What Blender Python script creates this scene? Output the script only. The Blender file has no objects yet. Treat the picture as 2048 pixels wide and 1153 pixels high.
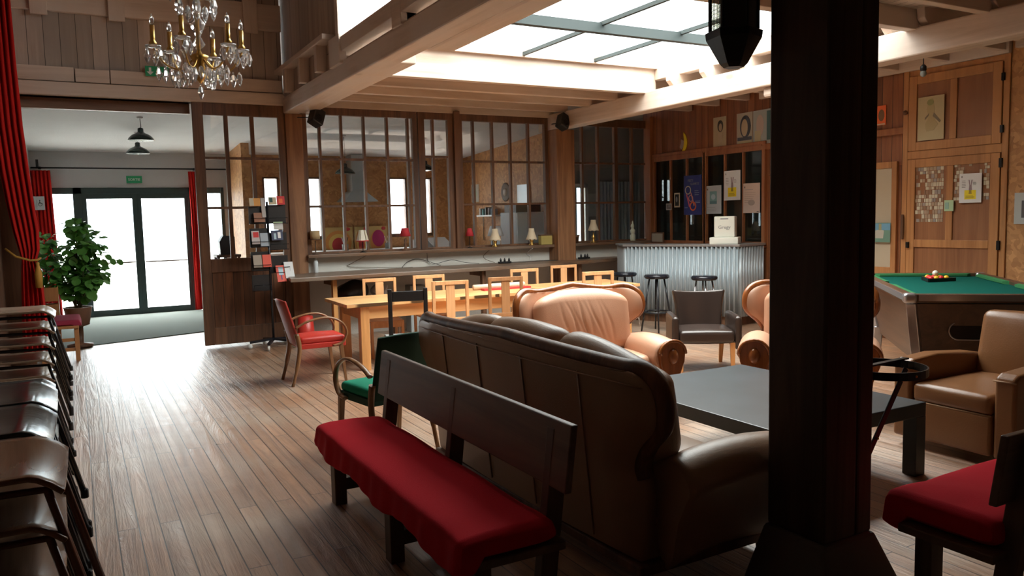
import bpy, bmesh, math, random
from mathutils import Vector, Matrix
random.seed(7)
S = bpy.context.scene
COL = S.collection
PI = math.pi
# ---------------------------------------------------------------- camera
cam = bpy.data.objects.new('camera', bpy.data.cameras.new('camera'))
COL.objects.link(cam)
R_ = Vector((.87419904, -.48501211, -.02322251)); U_ = Vector((.06328221, .0663831, .99578544)); F_ = Vector((.48142642, .87198425, -.08872468))
M = Matrix((R_, U_, -F_)).transposed().to_4x4(); M.translation = Vector((0, 0, 1.62))
cam.matrix_world = M
cam.data.sensor_width = 36; cam.data.sensor_fit = 'HORIZONTAL'; cam.data.lens = 1576.1 * 36 / 2048
cam.data.clip_start = .05; cam.data.clip_end = 200
S.camera = cam
# ---------------------------------------------------------------- sky and exposure
w = bpy.data.worlds.new('overcast_sky'); S.world = w; w.use_nodes = True
bg = w.node_tree.nodes['Background']; bg.inputs[0].default_value = (1, .99, .98, 1); bg.inputs[1].default_value = 1.0
_N, _L = w.node_tree.nodes, w.node_tree.links          # overcast sky: brighter and warmer overhead, bluer at the horizon
_tc = _N.new('ShaderNodeTexCoord'); _sp = _N.new('ShaderNodeSeparateXYZ'); _cr = _N.new('ShaderNodeValToRGB')
_L.new(_tc.outputs['Generated'], _sp.inputs[0]); _L.new(_sp.outputs['Z'], _cr.inputs[0]); _L.new(_cr.outputs[0], bg.inputs[0])
_cr.color_ramp.elements[0].position = 0; _cr.color_ramp.elements[0].color = (.46, .55, .58, 1)
_cr.color_ramp.elements[1].position = 1; _cr.color_ramp.elements[1].color = (1.55, 1.5, 1.42, 1)
S.view_settings.view_transform = 'Standard'; S.view_settings.look = 'None'; S.view_settings.gamma = 1
S.view_settings.use_curve_mapping = False
S.view_settings.exposure = 3.6
S.cycles.transparent_max_bounces = 24
S.cycles.sample_clamp_indirect = 6
def portal(loc, rot, sx, sy):          # guides the sky light through an opening, gives off none itself
    l = bpy.data.lights.new('sky_portal', 'AREA'); l.shape = 'RECTANGLE'; l.size = sx; l.size_y = sy
    l.cycles.is_portal = True
    o = bpy.data.objects.new('sky_portal', l); o.location = loc; o.rotation_euler = rot; COL.objects.link(o)
portal((4.95, 6.6, 3.66), (0, 0, 0), 3.7, 3.8)
portal((.9, 16.12, 1.12), (-PI/2, 0, 0), 3.2, 2.24)
portal((2.68, 6.6, 4.05), (0, PI/2, 0), 1.2, 3.9)
portal((4.3, 16.15, 1.9), (-PI/2, 0, 0), .5, 1.25)
portal((6.1, 16.15, 1.9), (-PI/2, 0, 0), .5, 1.25)
portal((8.5, 13.1, 1.2), (-PI/2, 0, 0), .6, 2.2)

# ---------------------------------------------------------------- materials
MATS = {}
def nmat(name):
    m = bpy.data.materials.new(name); m.use_nodes = True
    return m, m.node_tree.nodes, m.node_tree.links, m.node_tree.nodes['Principled BSDF']
def plain(name, col, rough=.5, metal=0, bump=0, bscale=60, var=0, spec=.5, coat=0, trans=0, sheen=0):
    if name in MATS: return MATS[name]
    m, N, L, b = nmat(name); MATS[name] = m
    b.inputs['Base Color'].default_value = (*col, 1); b.inputs['Roughness'].default_value = rough
    b.inputs['Metallic'].default_value = metal; b.inputs['Specular IOR Level'].default_value = spec
    b.inputs['Coat Weight'].default_value = coat; b.inputs['Transmission Weight'].default_value = trans
    b.inputs['Sheen Weight'].default_value = sheen
    tc = N.new('ShaderNodeTexCoord'); n = N.new('ShaderNodeTexNoise'); n.inputs['Scale'].default_value = bscale; n.inputs['Detail'].default_value = 4
    L.new(tc.outputs['Object'], n.inputs['Vector'])
    if var:
        mx = N.new('ShaderNodeMixRGB'); mx.blend_type = 'MIX'
        n2 = N.new('ShaderNodeTexNoise'); n2.inputs['Scale'].default_value = 3; n2.inputs['Detail'].default_value = 5
        L.new(tc.outputs['Object'], n2.inputs['Vector'])
        L.new(n2.outputs['Fac'], mx.inputs[0]); mx.inputs[1].default_value = (*[c * (1 - var) for c in col], 1); mx.inputs[2].default_value = (*[min(1, c * (1 + var)) for c in col], 1)
        L.new(mx.outputs[0], b.inputs['Base Color'])
    if bump:
        bp = N.new('ShaderNodeBump'); bp.inputs['Strength'].default_value = bump; bp.inputs['Distance'].default_value = .004
        L.new(n.outputs['Fac'], bp.inputs['Height']); L.new(bp.outputs[0], b.inputs['Normal'])
    return m
def wood(name, c1, c2, axis='z', rough=.45, planks=None, gap=.35, tint=.25, bump=.3, grain=7, spec=.5, wear=None, rvar=0, knots=0, bdist=.006):
    """planks = (across_axis, length, width)"""
    if name in MATS: return MATS[name]
    m, N, L, b = nmat(name); MATS[name] = m
    tc = N.new('ShaderNodeTexCoord'); mp = N.new('ShaderNodeMapping')
    sc = {'x': (.06, 1, 1), 'y': (1, .06, 1), 'z': (1, 1, .06)}[axis]
    mp.inputs['Scale'].default_value = sc
    L.new(tc.outputs['Object'], mp.inputs['Vector'])
    vec = mp.outputs['Vector']
    brick = None
    if planks:
        ac, ln, wd = planks
        sp = N.new('ShaderNodeSeparateXYZ'); cb = N.new('ShaderNodeCombineXYZ')
        L.new(tc.outputs['Object'], sp.inputs[0])
        L.new(sp.outputs[axis.upper()], cb.inputs[0]); L.new(sp.outputs[ac.upper()], cb.inputs[1])
        brick = N.new('ShaderNodeTexBrick'); L.new(cb.outputs[0], brick.inputs['Vector'])
        brick.inputs['Scale'].default_value = 1; brick.inputs['Brick Width'].default_value = ln; brick.inputs['Row Height'].default_value = wd
        brick.inputs['Mortar Size'].default_value = .0035; brick.inputs['Mortar Smooth'].default_value = .3
        brick.inputs['Color1'].default_value = (0, 0, 0, 1); brick.inputs['Color2'].default_value = (1, 1, 1, 1); brick.inputs['Mortar'].default_value = (.5, .5, .5, 1)
        brick.offset = .37; brick.offset_frequency = 2
        # shift the grain from plank to plank
        ad = N.new('ShaderNodeVectorMath'); ad.operation = 'MULTIPLY_ADD'
        L.new(brick.outputs['Color'], ad.inputs[0]); ad.inputs[1].default_value = (3.1, 3.7, 2.3); L.new(vec, ad.inputs[2]); vec = ad.outputs[0]
    n = N.new('ShaderNodeTexNoise'); n.inputs['Scale'].default_value = grain; n.inputs['Detail'].default_value = 7; n.inputs['Roughness'].default_value = .65
    n.inputs['Distortion'].default_value = 2.2 if rvar else 1.2
    L.new(vec, n.inputs['Vector'])
    cr = N.new('ShaderNodeValToRGB'); cr.color_ramp.elements[0].position = .36; cr.color_ramp.elements[1].position = .64
    cr.color_ramp.elements[0].color = (*c2, 1); cr.color_ramp.elements[1].color = (*c1, 1)
    L.new(n.outputs['Fac'], cr.inputs[0]); col = cr.outputs[0]
    if knots:
        v = N.new('ShaderNodeTexVoronoi'); v.inputs['Scale'].default_value = 1.6
        m3 = N.new('ShaderNodeMapping'); m3.inputs['Scale'].default_value = {'x': (.45, 1, 1), 'y': (1, .45, 1), 'z': (1, 1, .45)}[axis]
        L.new(tc.outputs['Object'], m3.inputs[0]); L.new(m3.outputs[0], v.inputs['Vector'])
        mr = N.new('ShaderNodeMapRange'); mr.inputs['From Min'].default_value = .03; mr.inputs['From Max'].default_value = .075
        mr.inputs['To Min'].default_value = knots; mr.inputs['To Max'].default_value = 0
        L.new(v.outputs['Distance'], mr.inputs[0])
        kx = N.new('ShaderNodeMixRGB'); L.new(mr.outputs[0], kx.inputs[0]); L.new(col, kx.inputs[1]); kx.inputs[2].default_value = (c2[0]*.35, c2[1]*.3, c2[2]*.3, 1)
        col = kx.outputs[0]
    if wear:
        wn = N.new('ShaderNodeTexNoise'); wn.inputs['Scale'].default_value = 1.3; wn.inputs['Detail'].default_value = 6
        L.new(tc.outputs['Object'], wn.inputs['Vector'])
        wr = N.new('ShaderNodeMapRange'); wr.inputs['From Min'].default_value = .42; wr.inputs['From Max'].default_value = .66
        L.new(wn.outputs['Fac'], wr.inputs[0])
        wx = N.new('ShaderNodeMixRGB'); L.new(wr.outputs[0], wx.inputs[0]); L.new(col, wx.inputs[1]); wx.inputs[2].default_value = (*wear, 1)
        col = wx.outputs[0]
    h = n.outputs['Fac']
    if brick:
        t = N.new('ShaderNodeMapRange'); t.inputs['To Min'].default_value = 1 - tint; t.inputs['To Max'].default_value = 1 + tint * .4
        L.new(brick.outputs['Color'], t.inputs[0])
        mu = N.new('ShaderNodeMixRGB'); mu.blend_type = 'MULTIPLY'; mu.inputs[0].default_value = 1
        L.new(col, mu.inputs[1]); L.new(t.outputs[0], mu.inputs[2])
        gx = N.new('ShaderNodeMixRGB'); L.new(brick.outputs['Fac'], gx.inputs[0]); L.new(mu.outputs[0], gx.inputs[1])
        gx.inputs[2].default_value = (*[c * gap * .4 for c in c2], 1); col = gx.outputs[0]
        sb = N.new('ShaderNodeMath'); sb.operation = 'MULTIPLY_ADD'; sb.inputs[1].default_value = -1.2
        L.new(brick.outputs['Fac'], sb.inputs[0]); L.new(h, sb.inputs[2]); h = sb.outputs[0]
    L.new(col, b.inputs['Base Color'])
    if rvar: b.inputs['Coat Weight'].default_value = .9; b.inputs['Coat Roughness'].default_value = .42
    b.inputs['Roughness'].default_value = rough; b.inputs['Specular IOR Level'].default_value = spec
    if rvar:
        rr = N.new('ShaderNodeMapRange'); rr.inputs['To Min'].default_value = rough - rvar; rr.inputs['To Max'].default_value = rough + rvar
        rn = N.new('ShaderNodeTexNoise'); rn.inputs['Scale'].default_value = 9; rn.inputs['Detail'].default_value = 5
        L.new(tc.outputs['Object'], rn.inputs['Vector']); L.new(rn.outputs['Fac'], rr.inputs[0]); L.new(rr.outputs[0], b.inputs['Roughness'])
    if bump:
        bp = N.new('ShaderNodeBump'); bp.inputs['Strength'].default_value = bump; bp.inputs['Distance'].default_value = bdist
        L.new(h, bp.inputs['Height']); L.new(bp.outputs[0], b.inputs['Normal'])
    return m
def osb():
    if 'osb' in MATS: return MATS['osb']
    m, N, L, b = nmat('osb'); MATS['osb'] = m
    tc = N.new('ShaderNodeTexCoord')
    v = N.new('ShaderNodeTexVoronoi'); v.inputs['Scale'].default_value = 16; v.inputs['Randomness'].default_value = 1
    dn = N.new('ShaderNodeTexNoise'); dn.inputs['Scale'].default_value = 5
    L.new(tc.outputs['Object'], dn.inputs['Vector'])
    ad = N.new('ShaderNodeVectorMath'); ad.operation = 'MULTIPLY_ADD'; ad.inputs[1].default_value = (.35, .35, .35)
    L.new(dn.outputs['Color'], ad.inputs[0]); L.new(tc.outputs['Object'], ad.inputs[2]); L.new(ad.outputs[0], v.inputs['Vector'])
    cr = N.new('ShaderNodeValToRGB'); cr.color_ramp.elements[0].color = (.38, .165, .055, 1); cr.color_ramp.elements[1].color = (.68, .36, .15, 1)
    L.new(v.outputs['Color'], cr.inputs[0]); L.new(cr.outputs[0], b.inputs['Base Color']); b.inputs['Roughness'].default_value = .55
    return m
def glass(name='window_glass', tint=(1, 1, 1), gl=1.0):
    if name in MATS: return MATS[name]
    m = bpy.data.materials.new(name); m.use_nodes = True; MATS[name] = m
    N = m.node_tree.nodes; L = m.node_tree.links; N.clear()
    o = N.new('ShaderNodeOutputMaterial'); t = N.new('ShaderNodeBsdfTransparent'); g = N.new('ShaderNodeBsdfGlossy'); mx = N.new('ShaderNodeMixShader')
    ge = N.new('ShaderNodeNewGeometry'); dt = N.new('ShaderNodeVectorMath'); dt.operation = 'DOT_PRODUCT'
    L.new(ge.outputs['Normal'], dt.inputs[0]); L.new(ge.outputs['Incoming'], dt.inputs[1])
    ab = N.new('ShaderNodeMath'); ab.operation = 'ABSOLUTE'; L.new(dt.outputs['Value'], ab.inputs[0])
    om = N.new('ShaderNodeMath'); om.operation = 'SUBTRACT'; om.inputs[0].default_value = 1; L.new(ab.outputs[0], om.inputs[1])
    fr = N.new('ShaderNodeMath'); fr.operation = 'POWER'; fr.inputs[1].default_value = 5; L.new(om.outputs[0], fr.inputs[0])
    t.inputs[0].default_value = (*tint, 1); g.inputs['Roughness'].default_value = .01
    g.inputs[0].default_value = (gl, gl, gl, 1)
    mu = N.new('ShaderNodeMath'); mu.operation = 'MULTIPLY_ADD'; mu.inputs[1].default_value = .95; mu.inputs[2].default_value = .05; L.new(fr.outputs[0], mu.inputs[0])
    L.new(mu.outputs[0], mx.inputs[0]); L.new(t.outputs[0], mx.inputs[1]); L.new(g.outputs[0], mx.inputs[2]); L.new(mx.outputs[0], o.inputs[0])
    return m
def crystal():
    if 'crystal' in MATS: return MATS['crystal']
    m, N, L, b = nmat('crystal'); MATS['crystal'] = m
    b.inputs['Base Color'].default_value = (1, 1, 1, 1); b.inputs['Roughness'].default_value = .02; b.inputs['Transmission Weight'].default_value = .85; b.inputs['IOR'].default_value = 1.6
    return m
white_timber = lambda a, k='': wood('whitewashed_timber_' + a + k, (.68, .54, .44), (.50, .37, .28), a, .6, bump=.25, grain=5, wear=(.62, .52, .45), knots=.6)
M_white_x = white_timber('x'); M_white_y = white_timber('y'); M_white_z = white_timber('z')
M_ceilboard = wood('ceiling_boards', (.68, .56, .47), (.54, .42, .34), 'y', .65, ('x', 2.9, .11), grain=4, tint=.12)
M_ceilboard_x = wood('ceiling_boards_x', (.62, .50, .41), (.48, .37, .29), 'x', .65, ('y', 2.9, .11), grain=4, tint=.12)
M_wallplank = wood('worn_vertical_boards', (.60, .48, .39), (.42, .31, .235), 'z', .6, ('x', 2.6, .17), grain=5, tint=.3, wear=(.46, .38, .33), knots=.5)
M_wallplank_y = wood('worn_vertical_boards_y', (.46, .36, .28), (.33, .24, .175), 'z', .6, ('y', 3.5, .42), grain=5, tint=.2)
M_floor = wood('old_pine_floorboards', (.50, .28, .16), (.27, .14, .075), 'y', .33, ('x', 2.3, .103), gap=.25, tint=.2, bump=.9, grain=7, wear=(.48, .35, .25), rvar=.12, knots=.7, spec=.7, bdist=.022)
M_dark = wood('dark_stained_timber', (.19, .088, .042), (.085, .038, .018), 'z', .5, grain=9)
M_dark_x = wood('dark_stained_timber_x', (.15, .075, .038), (.07, .032, .016), 'x', .5, grain=9)
M_dark_y = wood('dark_stained_timber_y', (.15, .075, .038), (.07, .032, .016), 'y', .5, grain=9)
M_darkplank = wood('dark_door_boards', (.25, .10, .04), (.085, .035, .016), 'z', .45, ('x', 3, .13), grain=9, tint=.4)
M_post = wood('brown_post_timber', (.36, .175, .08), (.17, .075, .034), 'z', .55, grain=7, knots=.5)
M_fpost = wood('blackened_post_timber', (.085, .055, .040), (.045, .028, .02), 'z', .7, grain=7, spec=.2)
M_redwall = wood('red_brown_wall_boards', (.34, .125, .045), (.20, .066, .024), 'z', .5, ('y', 3.4, .14), grain=6, tint=.3)
M_redtrim = wood('red_brown_frame', (.38, .15, .055), (.25, .085, .03), 'z', .45, grain=8)
M_cupb = wood('old_pine_cupboard', (.56, .26, .09), (.36, .15, .048), 'z', .5, grain=7, wear=(.46, .21, .08))
M_cupb_p = wood('old_pine_panel', (.34, .14, .055), (.22, .085, .032), 'z', .5, grain=7, wear=(.30, .13, .06))
M_pine = wood('honey_pine', (.72, .36, .13), (.54, .26, .085), 'z', .4, grain=8)
M_pine_x = wood('honey_pine_x', (.82, .48, .21), (.62, .32, .12), 'x', .33, ('y', 6, .15), grain=6, tint=.15)
M_oak = wood('pale_oak_chair', (.82, .46, .22), (.66, .33, .14), 'z', .38, grain=9)
M_oak_d = wood('brown_oak_chair', (.42, .21, .09), (.30, .14, .055), 'z', .38, grain=9)
M_bent = wood('bentwood_brown', (.27, .135, .06), (.15, .07, .03), 'z', .3, grain=9)
M_bent_l = wood('bentwood_tan', (.42, .25, .12), (.28, .15, .07), 'z', .3, grain=9)
M_carved = wood('polished_red_wood', (.30, .095, .025), (.13, .04, .012), 'z', .2, grain=6)
M_desk = wood('worn_dark_worktop', (.26, .14, .075), (.10, .055, .032), 'x', .35, grain=7, wear=(.22, .17, .13))
M_bench = wood('dark_bench_wood_y', (.15, .095, .065), (.085, .052, .035), 'x', .42, grain=8)
M_bench_z = wood('dark_bench_wood_z', (.14, .085, .055), (.08, .048, .03), 'z', .5, grain=8)
M_plaster = plain('rough_white_plaster', (.66, .64, .58), .9, bump=.9, bscale=55, var=.08)
M_plasterc = plain('stippled_grey_ceiling', (.66, .66, .67), .9, bump=.8, bscale=45, var=.05)
M_wallgrey = plain('grey_painted_wall', (.52, .52, .53), .8, bump=.3)
M_darkgrey = plain('dark_grey_wall', (.34, .34, .33), .8)
M_black = plain('black_paint', (.012, .012, .013), .4)
M_iron = plain('black_iron', (.02, .021, .022), .35, metal=.6)
M_bmet = plain('black_metal_tube', (.015, .016, .02), .25)
M_chrome = plain('chrome', (.75, .75, .76), .15, metal=1)
M_brass = plain('aged_brass', (.62, .40, .12), .3, metal=1)
M_doorf = plain('dark_green_grey_aluminium', (.035, .06, .06), .4)
M_galv = plain('galvanised_sheet', (.44, .50, .53), .45, metal=.4, var=.12, bscale=20)
M_leather = plain('tan_leather', (.60, .34, .22), .38, bump=.22, bscale=140, var=.1)
M_leather_d = plain('grey_brown_shaded_leather', (.36, .235, .15), .38, bump=.25, bscale=140, var=.15)  # same suite as the tan leather, darkened for the sofa's backlit shade
M_leather_t = plain('dark_taupe_leather', (.035, .024, .02), .26, bump=.2, bscale=120)
M_leather_c = plain('chestnut_leather', (.23, .10, .038), .33, bump=.2, bscale=100, var=.12)
M_red = plain('red_cloth', (.50, .010, .022), .9, bump=.35, bscale=220, spec=.12)
M_redd = plain('deep_red_curtain', (.55, .018, .014), .85, bump=.4, bscale=160, spec=.15)
M_redv = plain('red_vinyl', (.50, .035, .025), .35, bump=.1)
M_redp = plain('red_painted_plywood', (.30, .028, .02), .35)
M_green = plain('bright_green_velvet', (.01, .24, .14), .8, spec=.2)
M_greend = plain('dark_green_cloth', (.008, .055, .032), .8)
M_felt = plain('pool_table_felt', (.003, .085, .065), .95, spec=.1)
M_cushg = plain('pool_cushion_green', (.04, .19, .07), .8, spec=.2)
M_paper = plain('white_paper', (.78, .79, .80), .8)
M_cream = plain('cream_plastic', (.86, .87, .78), .35)
M_stone = plain('stone_plinth', (.12, .11, .10), .9, bump=.5, var=.2)
M_carpet = plain('grey_green_carpet', (.20, .25, .23), .95, bump=.8, bscale=300)
def C(name, col, rough=.6): return plain(name, col, rough)
WHITE = C('print_white', (.8, .8, .8)); BLACK = C('print_black', (.02, .02, .02)); YEL = C('print_yellow', (.85, .68, .02)); NAVY = C('print_navy', (.03, .04, .22))
ORANGE = C('print_orange', (.85, .16, .04)); TEAL = C('print_teal', (.20, .38, .42)); GREY = C('print_grey', (.30, .30, .31)); CRM = C('print_cream', (.62, .56, .42)); PINK = C('print_pinkish', (.68, .50, .42))
LBLUE = C('print_light_blue', (.45, .60, .68)); GRN = C('print_green', (.02, .33, .14)); REDP = C('print_red', (.65, .03, .03)); DGRN = C('print_dark_green', (.03, .10, .08)); BRN = C('print_brown', (.22, .12, .06)); LGRN = C('print_pale_green', (.45, .62, .38))

# ---------------------------------------------------------------- mesh builder
class MB:
    def __init__(s): s.b = bmesh.new(); s.mi = 0
    def _f(s, vs, smooth=False):
        try:
            f = s.b.faces.new(vs); f.smooth = smooth; f.material_index = s.mi; return f
        except ValueError: return None
    def hexa(s, p):   # 8 points: bottom 4 ccw, top 4 ccw
        v = [s.b.verts.new(q) for q in p]
        for f in ((3, 2, 1, 0), (4, 5, 6, 7), (0, 1, 5, 4), (1, 2, 6, 5), (2, 3, 7, 6), (3, 0, 4, 7)): s._f([v[i] for i in f])
        return s
    def box(s, x0, x1, y0, y1, z0, z1):
        return s.hexa([(x0, y0, z0), (x1, y0, z0), (x1, y1, z0), (x0, y1, z0), (x0, y0, z1), (x1, y0, z1), (x1, y1, z1), (x0, y1, z1)])
    def bar(s, a, b, wx, wy, up=(0, 0, 1), taper=1):
        a = Vector(a); b = Vector(b); d = (b - a).normalized(); u = Vector(up)
        if abs(d.dot(u)) > .95: u = Vector((0, 1, 0))
        x = d.cross(u).normalized(); y = x.cross(d)
        pts = []
        for c, k in ((a, 1), (b, taper)):
            for sx, sy in ((-1, -1), (1, -1), (1, 1), (-1, 1)): pts.append(c + x * sx * wx / 2 * k + y * sy * wy / 2 * k)
        return s.hexa(pts)
    def poly(s, pts, y0, y1, smooth=False):   # outline in xz pushed along y
        a = [s.b.verts.new((x, y0, z)) for x, z in pts]; c = [s.b.verts.new((x, y1, z)) for x, z in pts]; n = len(pts)
        s._f(a); s._f(c[::-1])
        for i in range(n): s._f([a[i], c[i], c[(i + 1) % n], a[(i + 1) % n]], smooth)
        return s
    def polyz(s, pts, z0, z1):
        a = [s.b.verts.new((x, y, z0)) for x, y in pts]; c = [s.b.verts.new((x, y, z1)) for x, y in pts]; n = len(pts)
        s._f(a[::-1]); s._f(c)
        for i in range(n): s._f([a[i], a[(i + 1) % n], c[(i + 1) % n], c[i]])
        return s
    def grid(s, fn, nu, nv, close_u=False):
        vs = [[s.b.verts.new(fn(i / nu, j / nv)) for j in range(nv + 1)] for i in range(nu + (0 if close_u else 1))]
        k = len(vs)
        for i in range(nu):
            for j in range(nv): s._f([vs[i][j], vs[(i + 1) % k][j], vs[(i + 1) % k][j + 1], vs[i][j + 1]], True)
        return vs
    def tube(s, pts, r, n=8, closed=False, flat=1.0):
        pts = [Vector(p) for p in pts]; m = len(pts); rings = []
        rs = r if isinstance(r, (list, tuple)) else [r] * m
        up = None
        for i, p in enumerate(pts):
            a = pts[(i - 1) % m] if (closed or i > 0) else p; c = pts[(i + 1) % m] if (closed or i < m - 1) else p
            d = (c - a).normalized()
            if up is None:
                up = Vector((0, 0, 1)) if abs(d.z) < .9 else Vector((0, 1, 0))
            x = d.cross(up).normalized(); up = x.cross(d).normalized()
            rings.append([s.b.verts.new(p + x * math.cos(t) * rs[i] + up * math.sin(t) * rs[i] * flat) for t in [2 * PI * k / n for k in range(n)]])
        for i in range(m if closed else m - 1):
            A = rings[i]; B = rings[(i + 1) % m]
            for k in range(n): s._f([A[k], A[(k + 1) % n], B[(k + 1) % n], B[k]], True)
        if not closed: s._f(rings[0][::-1]); s._f(rings[-1])
        return s
    def lathe(s, prof, c=(0, 0, 0), n=16, ang=0, sx=1, sy=1):
        rings = []
        for r, z in prof:
            if r <= 1e-5: rings.append([s.b.verts.new((c[0], c[1], c[2] + z))])
            else: rings.append([s.b.verts.new((c[0] + sx * r * math.cos(ang + 2 * PI * k / n), c[1] + sy * r * math.sin(ang + 2 * PI * k / n), c[2] + z)) for k in range(n)])
        for A, B in zip(rings, rings[1:]):
            for k in range(n):
                k2 = (k + 1) % n
                q = [A[k % len(A)], A[k2 % len(A)], B[k2 % len(B)], B[k % len(B)]]
                u = []
                for v in q:
                    if v not in u: u.append(v)
                if len(u) > 2: s._f(u, n > 9)
        if len(rings[0]) > 1: s._f(rings[0][::-1])
        if len(rings[-1]) > 1: s._f(rings[-1])
        return s
    def ball(s, c, r, n=12, sz=1):
        k = max(4, n // 2)
        return s.lathe([(r * math.sin(PI * i / k), -r * sz * math.cos(PI * i / k)) for i in range(k + 1)], c, n)
    def rbox(s, c, size, r, n=6, bulge=(0, 0, 0), mat=None):
        """box with rounded edges; bulge pushes the middle of each pair of faces outwards"""
        hx, hy, hz = [q / 2 for q in size]; c = Vector(c); r = min(r, hx, hy, hz)
        seen = {}
        def vert(p):
            key = tuple(round(q, 4) for q in p)
            if key in seen: return seen[key]
            h = (hx, hy, hz)
            inner = Vector([max(-(h[i] - r), min(h[i] - r, p[i] * h[i])) for i in range(3)])
            q = Vector([p[i] * h[i] for i in range(3)]); d = q - inner
            if d.length > 1e-6: q = inner + d.normalized() * r
            u = [q[i] / h[i] for i in range(3)]
            f = [math.cos(max(-1, min(1, t)) * PI / 2) for t in u]
            q = q + Vector((bulge[0] * math.copysign(1, u[0]) * f[1] * f[2] * abs(u[0]), bulge[1] * math.copysign(1, u[1]) * f[0] * f[2] * abs(u[1]), bulge[2] * math.copysign(1, u[2]) * f[0] * f[1] * abs(u[2])))
            if mat: q = mat @ q
            v = s.b.verts.new(q + c); seen[key] = v; return v
        def ticks(h):
            e = r / h
            a = [-1, -1 + e * .3, -1 + e * .65, -1 + e]
            mid = [(-1 + e) + (2 - 2 * e) * k / n for k in range(1, n)] if e < .999 else [0]
            return sorted(set(round(t, 5) for t in a + mid + [-t for t in a]))
        T = [ticks(hx), ticks(hy), ticks(hz)]
        for ax in range(3):
            i, j = [k for k in range(3) if k != ax]
            for sg in (-1, 1):
                for a0, a1 in zip(T[i], T[i][1:]):
                    for b0, b1 in zip(T[j], T[j][1:]):
                        q = []
                        for aa, bb in ((a0, b0), (a1, b0), (a1, b1), (a0, b1)):
                            p = [0, 0, 0]; p[ax] = sg; p[i] = aa; p[j] = bb; q.append(vert(p))
                        if (sg > 0) == (ax == 1): q.reverse()
                        s._f(q, True)
        return s
    def text(s, body, size, x, z, y, bold=False):
        cu = bpy.data.curves.new('t', 'FONT'); cu.body = body; cu.size = size; cu.extrude = .0008; cu.align_x = 'CENTER'; cu.resolution_u = 2
        o = bpy.data.objects.new('t', cu); COL.objects.link(o)
        bpy.context.view_layer.update()
        me = bpy.data.meshes.new_from_object(o.evaluated_get(bpy.context.evaluated_depsgraph_get()))
        bpy.data.objects.remove(o); bpy.data.curves.remove(cu)
        vs = [s.b.verts.new((x + v.co.x, y + v.co.z, z + v.co.y)) for v in me.vertices]
        for p in me.polygons: s._f([vs[i] for i in p.vertices])
        bpy.data.meshes.remove(me); return s
    def xf(s, m):
        bmesh.ops.transform(s.b, matrix=m, verts=s.b.verts); return s
    def obj(s, name, mat, parent=None, bevel=0, loc=None, rot=None, sub=0, solid=0, seg=2):
        bmesh.ops.recalc_face_normals(s.b, faces=s.b.faces)
        me = bpy.data.meshes.new(name); s.b.to_mesh(me); s.b.free()
        for m in (mat if isinstance(mat, (list, tuple)) else [mat]): me.materials.append(m)
        o = bpy.data.objects.new(name, me); COL.objects.link(o)
        if parent: o.parent = parent
        if loc: o.location = loc
        if rot: o.rotation_euler = rot
        if solid:
            q = o.modifiers.new('s', 'SOLIDIFY'); q.thickness = solid; q.offset = 0
        if sub:
            q = o.modifiers.new('u', 'SUBSURF'); q.levels = sub; q.render_levels = sub
        if bevel:
            q = o.modifiers.new('b', 'BEVEL'); q.width = bevel; q.segments = seg; q.limit_method = 'ANGLE'; q.angle_limit = .7
        return o
def tag(o, label, cat, group=None, kind=None):
    o['label'] = label; o['category'] = cat
    if group: o['group'] = group
    if kind: o['kind'] = kind
    return o
def thing(name, label, cat, loc=(0, 0, 0), rz=0, group=None):
    o = bpy.data.objects.new(name, None); COL.objects.link(o); o.empty_display_size = .1
    o.location = loc; o.rotation_euler = (0, 0, rz)
    return tag(o, label, cat, group)
def struct(o, label=None):
    o['kind'] = 'structure'
    if label: o['label'] = label
    return o
def dup(o, parent=None):
    c = o.copy(); COL.objects.link(c); c.parent = parent
    for ch in [q for q in bpy.data.objects if q.parent == o]: dup(ch, c)
    return c
def place(root, loc, rz, label, group=None):
    c = dup(root); c.location = loc; c.rotation_euler = (0, 0, rz); c['label'] = label
    if group: c['group'] = group
    return c
def arc(c, r, a0, a1, n, plane='yz', sq=1):
    out = []
    for k in range(n + 1):
        a = a0 + (a1 - a0) * k / n; u = r * math.cos(a); v = r * math.sin(a) * sq
        out.append({'yz': (c[0], c[1] + u, c[2] + v), 'xz': (c[0] + u, c[1], c[2] + v), 'xy': (c[0] + u, c[1] + v, c[2])}[plane])
    return out
def spline(pts, n=6):
    P = [Vector(p) for p in pts]; out = []
    for i in range(len(P) - 1):
        p0 = P[max(i - 1, 0)]; p1 = P[i]; p2 = P[i + 1]; p3 = P[min(i + 2, len(P) - 1)]
        for k in range(n):
            t = k / n
            out.append(.5 * ((2 * p1) + (p2 - p0) * t + (2 * p0 - 5 * p1 + 4 * p2 - p3) * t * t + (3 * p1 - p0 - 3 * p2 + p3) * t ** 3))
    out.append(P[-1]); return out
def holed(axis, at0, at1, u0, u1, v0, v1, holes):
    """wall slab with openings; axis = its normal; holes (u0,u1,v0,v1)"""
    m = MB(); us = sorted({u0, u1, *[h[0] for h in holes], *[h[1] for h in holes]}); vs = sorted({v0, v1, *[h[2] for h in holes], *[h[3] for h in holes]})
    for a, b in zip(us, us[1:]):
        for c, d in zip(vs, vs[1:]):
            mu, mv = (a + b) / 2, (c + d) / 2
            if any(h[0] < mu < h[1] and h[2] < mv < h[3] for h in holes): continue
            if axis == 'y': m.box(a, b, at0, at1, c, d)
            elif axis == 'x': m.box(at0, at1, a, b, c, d)
            else: m.box(a, b, c, d, at0, at1)
    return m

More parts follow.
